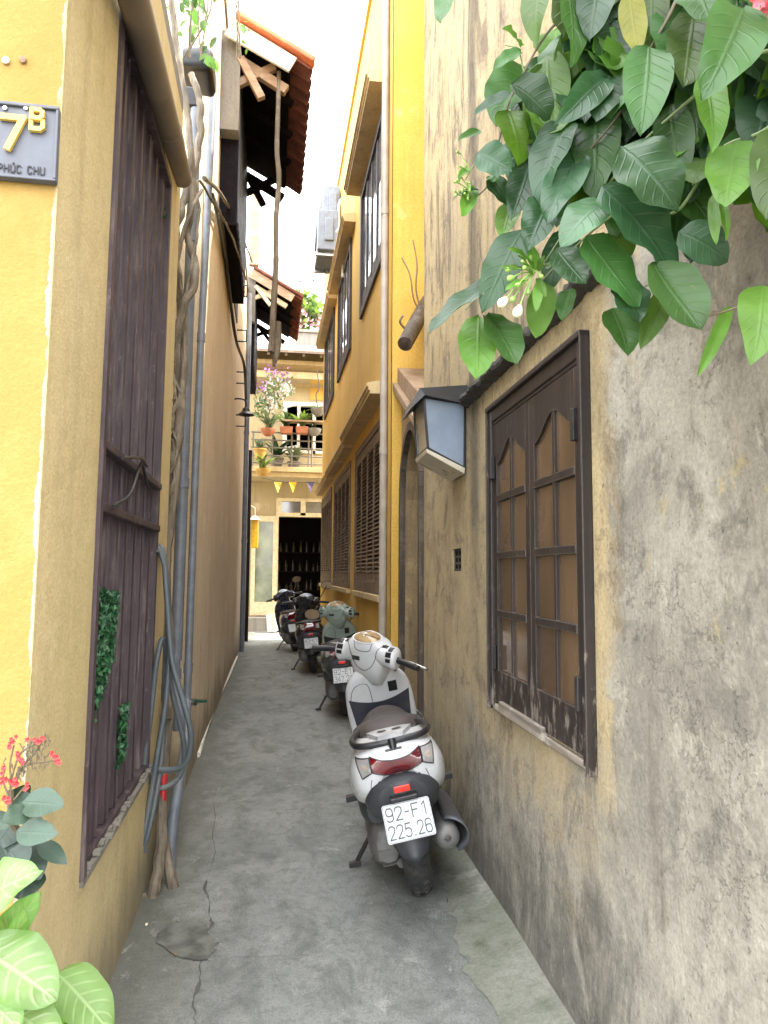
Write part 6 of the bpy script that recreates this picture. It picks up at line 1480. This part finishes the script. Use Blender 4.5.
# ------------------------------------------------------------------ potted plants at the lower left
M['terracotta'] = simple('terracotta', (0.36,0.13,0.06), 0.8, dirt=(0.3,0.22,0.16), dirt_amt=0.5)
M['pale_leaf'] = leaf_material('pale_leaf', (0.165,0.255,0.09), (0.31,0.38,0.22), rough=0.5, trans=0.3, nv=7, vw=0.20, edge=(0.10,0.20,0.045), slant=1.5, vmix=0.5)
M['pale_leaf_green'] = leaf_material('pale_leaf_green', (0.135,0.24,0.065), (0.29,0.37,0.18), rough=0.5, trans=0.35, nv=7, vw=0.16, edge=(0.10,0.20,0.035), slant=1.5, vmix=0.5)
def pot(t, x, y, r, h):
    mb = MB(); mb.lathe([(0.0, 0.0), (r*0.72, 0.0), (r*0.95, h*0.86), (r*1.06, h*0.86), (r*1.06, h), (r*0.92, h), (r*0.88, h*0.9), (0.0, h*0.9)], Matrix.Translation((x, y, 0)), 28, cap=False); return mb.build('pot', M['terracotta'], t)
PX, PY = -0.66, 1.22
pale = thing('pale_leaf_plant', 'pale green plant with white veined leaves at the lower left corner', 'plant', (PX, PY, 0)); pot(pale, PX, PY, 0.15, 0.34)
random.seed(31); mb = MB(); smb = MB()
for i, (b, t, w, d, c, nrm) in enumerate((((-34,912),(40,870),58,-.02,0,(-.1,-.6,.75)), ((4,944),(40,893),34,.05,1,(.2,-.7,.5)), ((-6,972),(24,908),30,.01,1,(.5,-.6,.4)), ((-18,948),(57,1001),66,-.05,0,(0,-.65,.7)),
        ((56,972),(112,1034),50,.0,1,(.15,-.6,.75)), ((58,978),(66,1060),34,.01,1,(.7,-.6,.3)), ((-30,985),(20,1030),48,-.08,0,(-.1,-.5,.8)), ((6,1006),(62,1050),46,-.07,0,(.1,-.5,.8)), ((40,985),(30,1010),24,.07,1,(0,-.8,.4)), ((-40,930),(-10,980),50,.0,0,(-.2,-.6,.7)),
        ((70,1020),(95,1060),40,-.02,1,(.1,-.6,.7)))):
    Y0 = 1.18+d; B, T = at(b[0], b[1], Y0+0.02), at(t[0], t[1], Y0-0.03); leaf(mb, B, T, w/FOCAL*Y0*1.05, nrm, fold=0.2, curl=0.2, seed=i, cls=c, nu=18, nv=12, wave=0.055, twist=random.uniform(-.35, .35))
    smb.tube(spline([(PX+random.uniform(-.05, .05), PY+random.uniform(-.05, .05), 0.30), (lerp(PX, B.x, .4), lerp(PY, B.y, .4), lerp(0.3, B.z, .65)), B], 6), 0.0035, 6)
mb.build('leaves', [M['pale_leaf'], M['pale_leaf_green']], pale, smooth=80, recalc=False, weld=False); smb.build('stems', M['bud_green'], pale)

JX, JY = -0.78, 1.36
jat = thing('red_flower_plant', 'dark leaved plant with small red flowers against the yellow wall', 'plant', (JX, JY, 0)); pot(jat, JX, JY, 0.16, 0.36)
LM2 = [leaf_material('round_leaf_grey_green', (0.038,0.07,0.047), (0.065,0.105,0.067), rough=0.4, trans=0.2, bumpy=0.2), leaf_material('round_leaf_dark', (0.022,0.042,0.029), (0.05,0.075,0.045), rough=0.4, trans=0.2, bumpy=0.2)]
mb = MB(); smb = MB()
for i, (b, t, w, d, c) in enumerate((((22,802),(64,806),26,-.04,0),((16,832),(58,834),22,-.05,0),((38,842),(67,864),15,-.02,1),((30,812),(2,820),18,-.05,0),((14,796),(30,812),18,0,0),((10,850),(24,872),30,-.03,1),((22,845),(40,880),28,.0,1),((0,838),(14,868),30,.0,1),((26,800),(12,790),20,.02,1),((6,812),(-12,830),26,-.02,0),
        ((20,838),(2,862),30,.03,1),((30,846),(36,880),24,.04,1),((14,820),(-8,850),32,.02,1),((24,826),(44,822),16,.03,1),((-6,862),(10,892),34,-.02,1),((28,866),(20,900),34,.03,1))):
    Y0 = 1.34+d; leaf(mb, at(b[0], b[1], Y0), at(t[0], t[1], Y0-0.03), w/FOCAL*Y0*1.08, (random.uniform(-.3, .3), -.75, .55), fold=0.15, curl=0.12, seed=i, pointed=False, cls=c, wave=0.02)
mb.build('leaves', LM2, jat, smooth=80, recalc=False, weld=False)
M['red_petal'] = simple('red_petal', (0.42,0.018,0.02), 0.5, var=0.25, scale=80)
top_ = at(12, 822, 1.33)
smb.tube(spline([(JX, JY, 0.3), (JX+0.06, JY, 0.6), at(16, 870, 1.35), top_, at(10, 790, 1.33)], 6), 0.006, 7)
for pts in ([(10,790),(14,770),(22,752),(40,742)], [(10,790),(26,766),(45,762),(58,760)], [(12,785),(10,765),(14,745)], [(8,795),(3,780),(5,768)], [(14,800),(22,790),(26,786)], [(10,790),(20,770),(36,752),(38,743)], [(22,822),(36,814)], [(22,838),(30,834)]):
    smb.tube(spline([at(x, y, 1.32) for x, y in pts], 4), 0.0017, 5)
smb.build('stems', M['brown_stem'], jat)
mb = MB(); stalk = MB()
for (x, y, k) in ((14,782,7),(4,780,6),(58,760,6),(41,740,4),(35,742,3),(8,746,3),(14,740,4),(25,741,3),(20,756,5),(24,760,4),(6,800,5),(26,787,3),(2,770,3),(55,756,3)):
    for j in range(k):
        c = at(x+random.uniform(-3.5, 3.5), y+random.uniform(-3.5, 3.5), 1.31+random.uniform(-.008, .008))
        for q in range(5):
            a = q*1.2566; d = Vector((math.cos(a), -0.35, math.sin(a))); leaf(mb, c, c+d*0.0045, 0.0035, (0, -1, 0.3), nu=3, nv=2, cls=0)
for i in range(70):
    a = random.random(); x = lerp(12, 46, a)+random.uniform(-12, 10); y = lerp(775, 748, a)+random.uniform(-14, 14)
    c = at(x, y, 1.315+random.uniform(-.01, .01)); stalk.tube([c, c+Vector((random.uniform(-.006, .006), 0, 0.010))], [0.0007, 0.0016], 5)
mb.build('flowers', M['red_petal'], jat, smooth=80, recalc=False, weld=False); stalk.build('flower_stalks', M['brown_stem'], jat)

# leaves of the climbing vine near the top of the pipes
mb = MB(); random.seed(44)
for i in range(75):
    x, y = (random.gauss(193, 14), random.uniform(-30, 42)) if i < 48 else (random.gauss(205, 5), random.uniform(40, 62)) if i < 58 else (random.gauss(240, 7), random.uniform(-10, 60))
    Y0 = 4.0+random.uniform(-.2, .3) if i < 58 else 5.6+random.uniform(-.2, .2); B = at(x, y, Y0); a = random.uniform(0.5, 2.6); l = random.uniform(0.05, 0.10)*(1 if i < 58 else 0.5)
    leaf(mb, B, B+Vector((l*math.cos(a), random.uniform(-.03, .03), -l*math.sin(a))), l*0.62, (random.uniform(-.6, .6), -.7, random.uniform(0, .9)), cls=random.choice((MD, LT, LT, OL)), nu=5, nv=4, seed=i)
mb.build('leaves', LM, vine, smooth=80, recalc=False, weld=False)
for k in range(10):
    mb = MB(); a_, b_, c_ = ((180, 215, 4.0) if k < 6 else (230, 246, 5.6))
    mb.tube(spline([at(random.uniform(a_, b_), -40, c_), at(random.uniform(a_+4, b_-4), 10, c_), at(random.uniform(a_+3, b_-2), 58, c_)], 5), 0.0045, 5); mb.build('twig', M['brown_stem'], vine)

# ------------------------------------------------------------------ plants on the balcony and roof of the end house
GR = [leaf_material('balcony_green', (0.05,0.085,0.03), (0.1,0.18,0.06)), leaf_material('balcony_lime', (0.12,0.16,0.05), (0.2,0.3,0.08)), leaf_material('balcony_grey_green', (0.12,0.15,0.10), (0.2,0.24,0.16)), leaf_material('balcony_dark', (0.025,0.05,0.025), (0.06,0.1,0.05))]
M['flower_purple'] = simple('bract_purple', (0.36,0.14,0.36), 0.6, var=0.3, scale=20); M['flower_white'] = simple('petal_white', (0.66,0.62,0.60), 0.6, var=0.2, scale=20); M['flower_pink'] = simple('petal_pink', (0.58,0.30,0.32), 0.6, var=0.3)
M['clay_dark'] = simple('grey_pot', (0.2,0.18,0.16), 0.8); M['ochre_pot'] = simple('ochre_pot', (0.42,0.24,0.05), 0.7)
def strap_plant(name, label, px, py, Y, r, n, mat, potm, kind, cat='plant', grp=None, seed=0, up=0.6, flowers=None):
    random.seed(seed); c = at(px, py, Y); t = thing(name, label, cat, c, group=grp)
    mb = MB()
    if kind == 'box': mb.prism([(-0.13, 0.0), (0.13, 0.0), (0.15, 0.17), (-0.15, 0.17)], -0.10, 0.10, lambda p, q, s: (c.x+p, c.y+s, c.z+q-0.17)); mb.build('planter', potm, t, smooth=0, bevel=0.01)
    elif kind == 'pot': mb.lathe([(0, -0.24), (0.10, -0.24), (0.15, -0.03), (0.165, -0.03), (0.165, 0.0), (0.13, 0.0), (0, -0.02)], Matrix.Translation(c), 18, cap=False); mb.build('pot', potm, t)
    elif kind == 'bowl':
        mb.lathe([(0, -0.17), (0.08, -0.16), (0.16, -0.08), (0.18, 0.0), (0.15, 0.0), (0, -0.02)], Matrix.Translation(c), 18, cap=False); mb.build('pot', potm, t)
    mb = MB()
    for i in range(n):
        a = random.uniform(0, 6.28); l = r*random.uniform(0.6, 1.1); d = Vector((math.cos(a), math.sin(a)*0.7, up+random.uniform(0, .7))).normalized()
        e = c+d*l; leaf(mb, c+Vector((random.uniform(-.08, .08), random.uniform(-.05, .05), 0)), e, l*0.16+0.02, Vector((-d.x*d.z, -d.y*d.z, 1-d.z*d.z))+Vector((0.01, 0, 0)), curl=0.35, nu=6, nv=2, seed=i, cls=0)
    mb.build('foliage', mat, t, smooth=80, recalc=False, weld=False); return t
def bush(name, label, pts, Y, n, size, mats, cat='shrub', seed=0, parent=None, depth=0.3):
    random.seed(seed); t = parent or thing(name, label, cat, at(pts[0][0], pts[0][1], Y))
    mb = MB()
    for i in range(n):
        x, y, r = random.choice(pts); a = random.uniform(0, 6.28); q = r*math.sqrt(random.random()); B = at(x+q*math.cos(a), y+q*math.sin(a), Y+random.uniform(-depth, depth))
        d = Vector((random.gauss(0, 1), random.gauss(0, 1), random.gauss(0, 1))).normalized(); l = size*random.uniform(0.6, 1.3)
        leaf(mb, B, B+d*l, l*0.6, d.orthogonal(), nu=3, nv=2, seed=i, cls=random.randrange(len(mats)))
    mb.build('foliage' if not parent else 'blossom', mats, t, smooth=80, recalc=False, weld=False)
    if not parent:
        mb = MB()
        for k in range(6):
            x, y, r = random.choice(pts); mb.tube(spline([at(pts[0][0], max(p[1] for p in pts)+12, Y), at((x+pts[0][0])/2, (y+pts[0][1])/2+6, Y), at(x, y, Y)], 4), 0.015, 5)
        mb.build('branches', M['brown_stem'], t)
    return t
BY = 16.66
strap_plant('potted_fern', 'bright fern in the left terracotta box on the balcony shelf', 286.5, 427, BY, 0.42, 26, GR[0], M['terracotta'], 'box', grp='terracotta boxes on the balcony shelf', seed=1)
strap_plant('potted_fern', 'bright fern in the right terracotta box on the balcony shelf', 302, 427, BY, 0.46, 28, GR[1], M['terracotta'], 'box', grp='terracotta boxes on the balcony shelf', seed=2)
strap_plant('potted_plant', 'small plant in an orange round pot hung left of the shelf', 268, 429, BY-0.2, 0.5, 24, GR[2], M['terracotta'], 'bowl', seed=3)
strap_plant('potted_plant', 'dark spiky plant in a pot on the balcony floor', 277, 458, BY+0.3, 0.62, 26, GR[3], M['clay_dark'], 'pot', seed=4)
strap_plant('potted_plant', 'pale spiky plant behind the railing right of the dark one', 294, 462, BY+0.3, 0.5, 20, GR[2], M['clay_dark'], 'pot', seed=5)
strap_plant('potted_plant', 'lime green plant at the left front edge of the balcony', 263, 469, BY-0.4, 0.42, 26, GR[1], M['ochre_pot'], 'bowl', seed=6)
strap_plant('potted_plant', 'small plant in an ochre pot at the left railing', 260, 449, BY-0.2, 0.36, 18, GR[2], M['ochre_pot'], 'pot', seed=7)
strap_plant('potted_plant', 'tiny plant in a grey pot at the right end of the shelf', 314, 429, BY, 0.2, 14, GR[3], M['clay_dark'], 'bowl', seed=8)
hb_ = strap_plant('hanging_basket', 'hanging basket with drooping green leaves by the balcony window', 318, 409, BY-0.1, 0.3, 24, GR[0], M['clay_dark'], 'bowl', seed=9, up=-0.3)
mb = MB(); mb.tube(spline([at(318, 409, BY-0.1), at(316, 395, BY-0.1), at(319, 388, BY-0.1), at(317, 370, BY-0.1)], 4), 0.012, 5); mb.build('hanger', M['black_metal'], hb_)
bg = bush('bougainvillea', 'tall shrub with purple and white blossom at the left of the balcony', [(266,395,13),(275,388,13),(285,385,9),(262,410,9),(272,402,12)], BY-0.1, 240, 0.11, [GR[2], GR[2], GR[0]], seed=10)
bush('x', '', [(262,386,6),(272,371,8),(284,374,6)], BY-0.2, 70, 0.09, [M['flower_purple']], parent=bg, seed=11); bush('x', '', [(276,390,12),(290,388,6),(268,404,10)], BY-0.25, 130, 0.10, [M['flower_white']], parent=bg, seed=12)
rb_ = bush('rooftop_shrub', 'yellow green shrub with pink blossom growing on the end house roof', [(304,304,11),(312,312,9),(298,312,9),(306,318,10)], 19.0, 500, 0.22, [GR[1], GR[1], GR[0]], seed=13)
bush('x', '', [(296,322,8),(318,320,6),(302,316,9)], 18.9, 180, 0.15, [M['flower_pink']], parent=rb_, seed=14)
mb = MB(); mb.tube([at(290, 281, 19.5), at(336, 280.5, 19.5)], 0.02, 5); mb.tube([at(316, 306, 19.5), at(336, 307, 19.5)], 0.02, 5); mb.tube(spline([at(318, 268, 19.5), at(310, 288, 19.5), at(302, 306, 19.5)], 5), 0.02, 5); mb.tube([at(300, 281, 19.5), at(300, 330, 19.5)], 0.03, 5)
tag(mb.build('clothes_line', M['black_metal']), 'thin wires and pole above the roof of the end house', 'wire')

# small litter on the ground
M['dead_leaf'] = simple('dead_leaf', (0.32,0.33,0.16), 0.7); M['dry_leaf'] = simple('dry_leaf', (0.22,0.13,0.06), 0.8)
random.seed(77)
for (px, py), m, lab, sz in (((482, 975), 'dead_leaf', 'small yellowish leaf fallen by the foot of the grey wall', 0.022), ((176, 958), 'dry_leaf', 'curled brown leaf by the dark patch in the paving', 0.02), ((146, 928), 'white_paint', 'scrap of white paper at the foot of the vine', 0.02), ((285, 905), 'dry_leaf', 'brown leaf fallen in the middle of the alley', 0.014)):
    x, y = g_at(px, py); a = random.uniform(0, 6.28); mb = MB(); leaf(mb, (x, y, 0.008), (x+sz*math.cos(a), y+sz*math.sin(a), 0.011), sz*0.6, (0, 0, 1), nu=6, nv=4, curl=0.3, cls=0)
    tag(mb.build('scrap_paper' if m == 'white_paint' else 'fallen_leaf', M[m], smooth=80, recalc=False), lab, 'paper' if m == 'white_paint' else 'leaf')
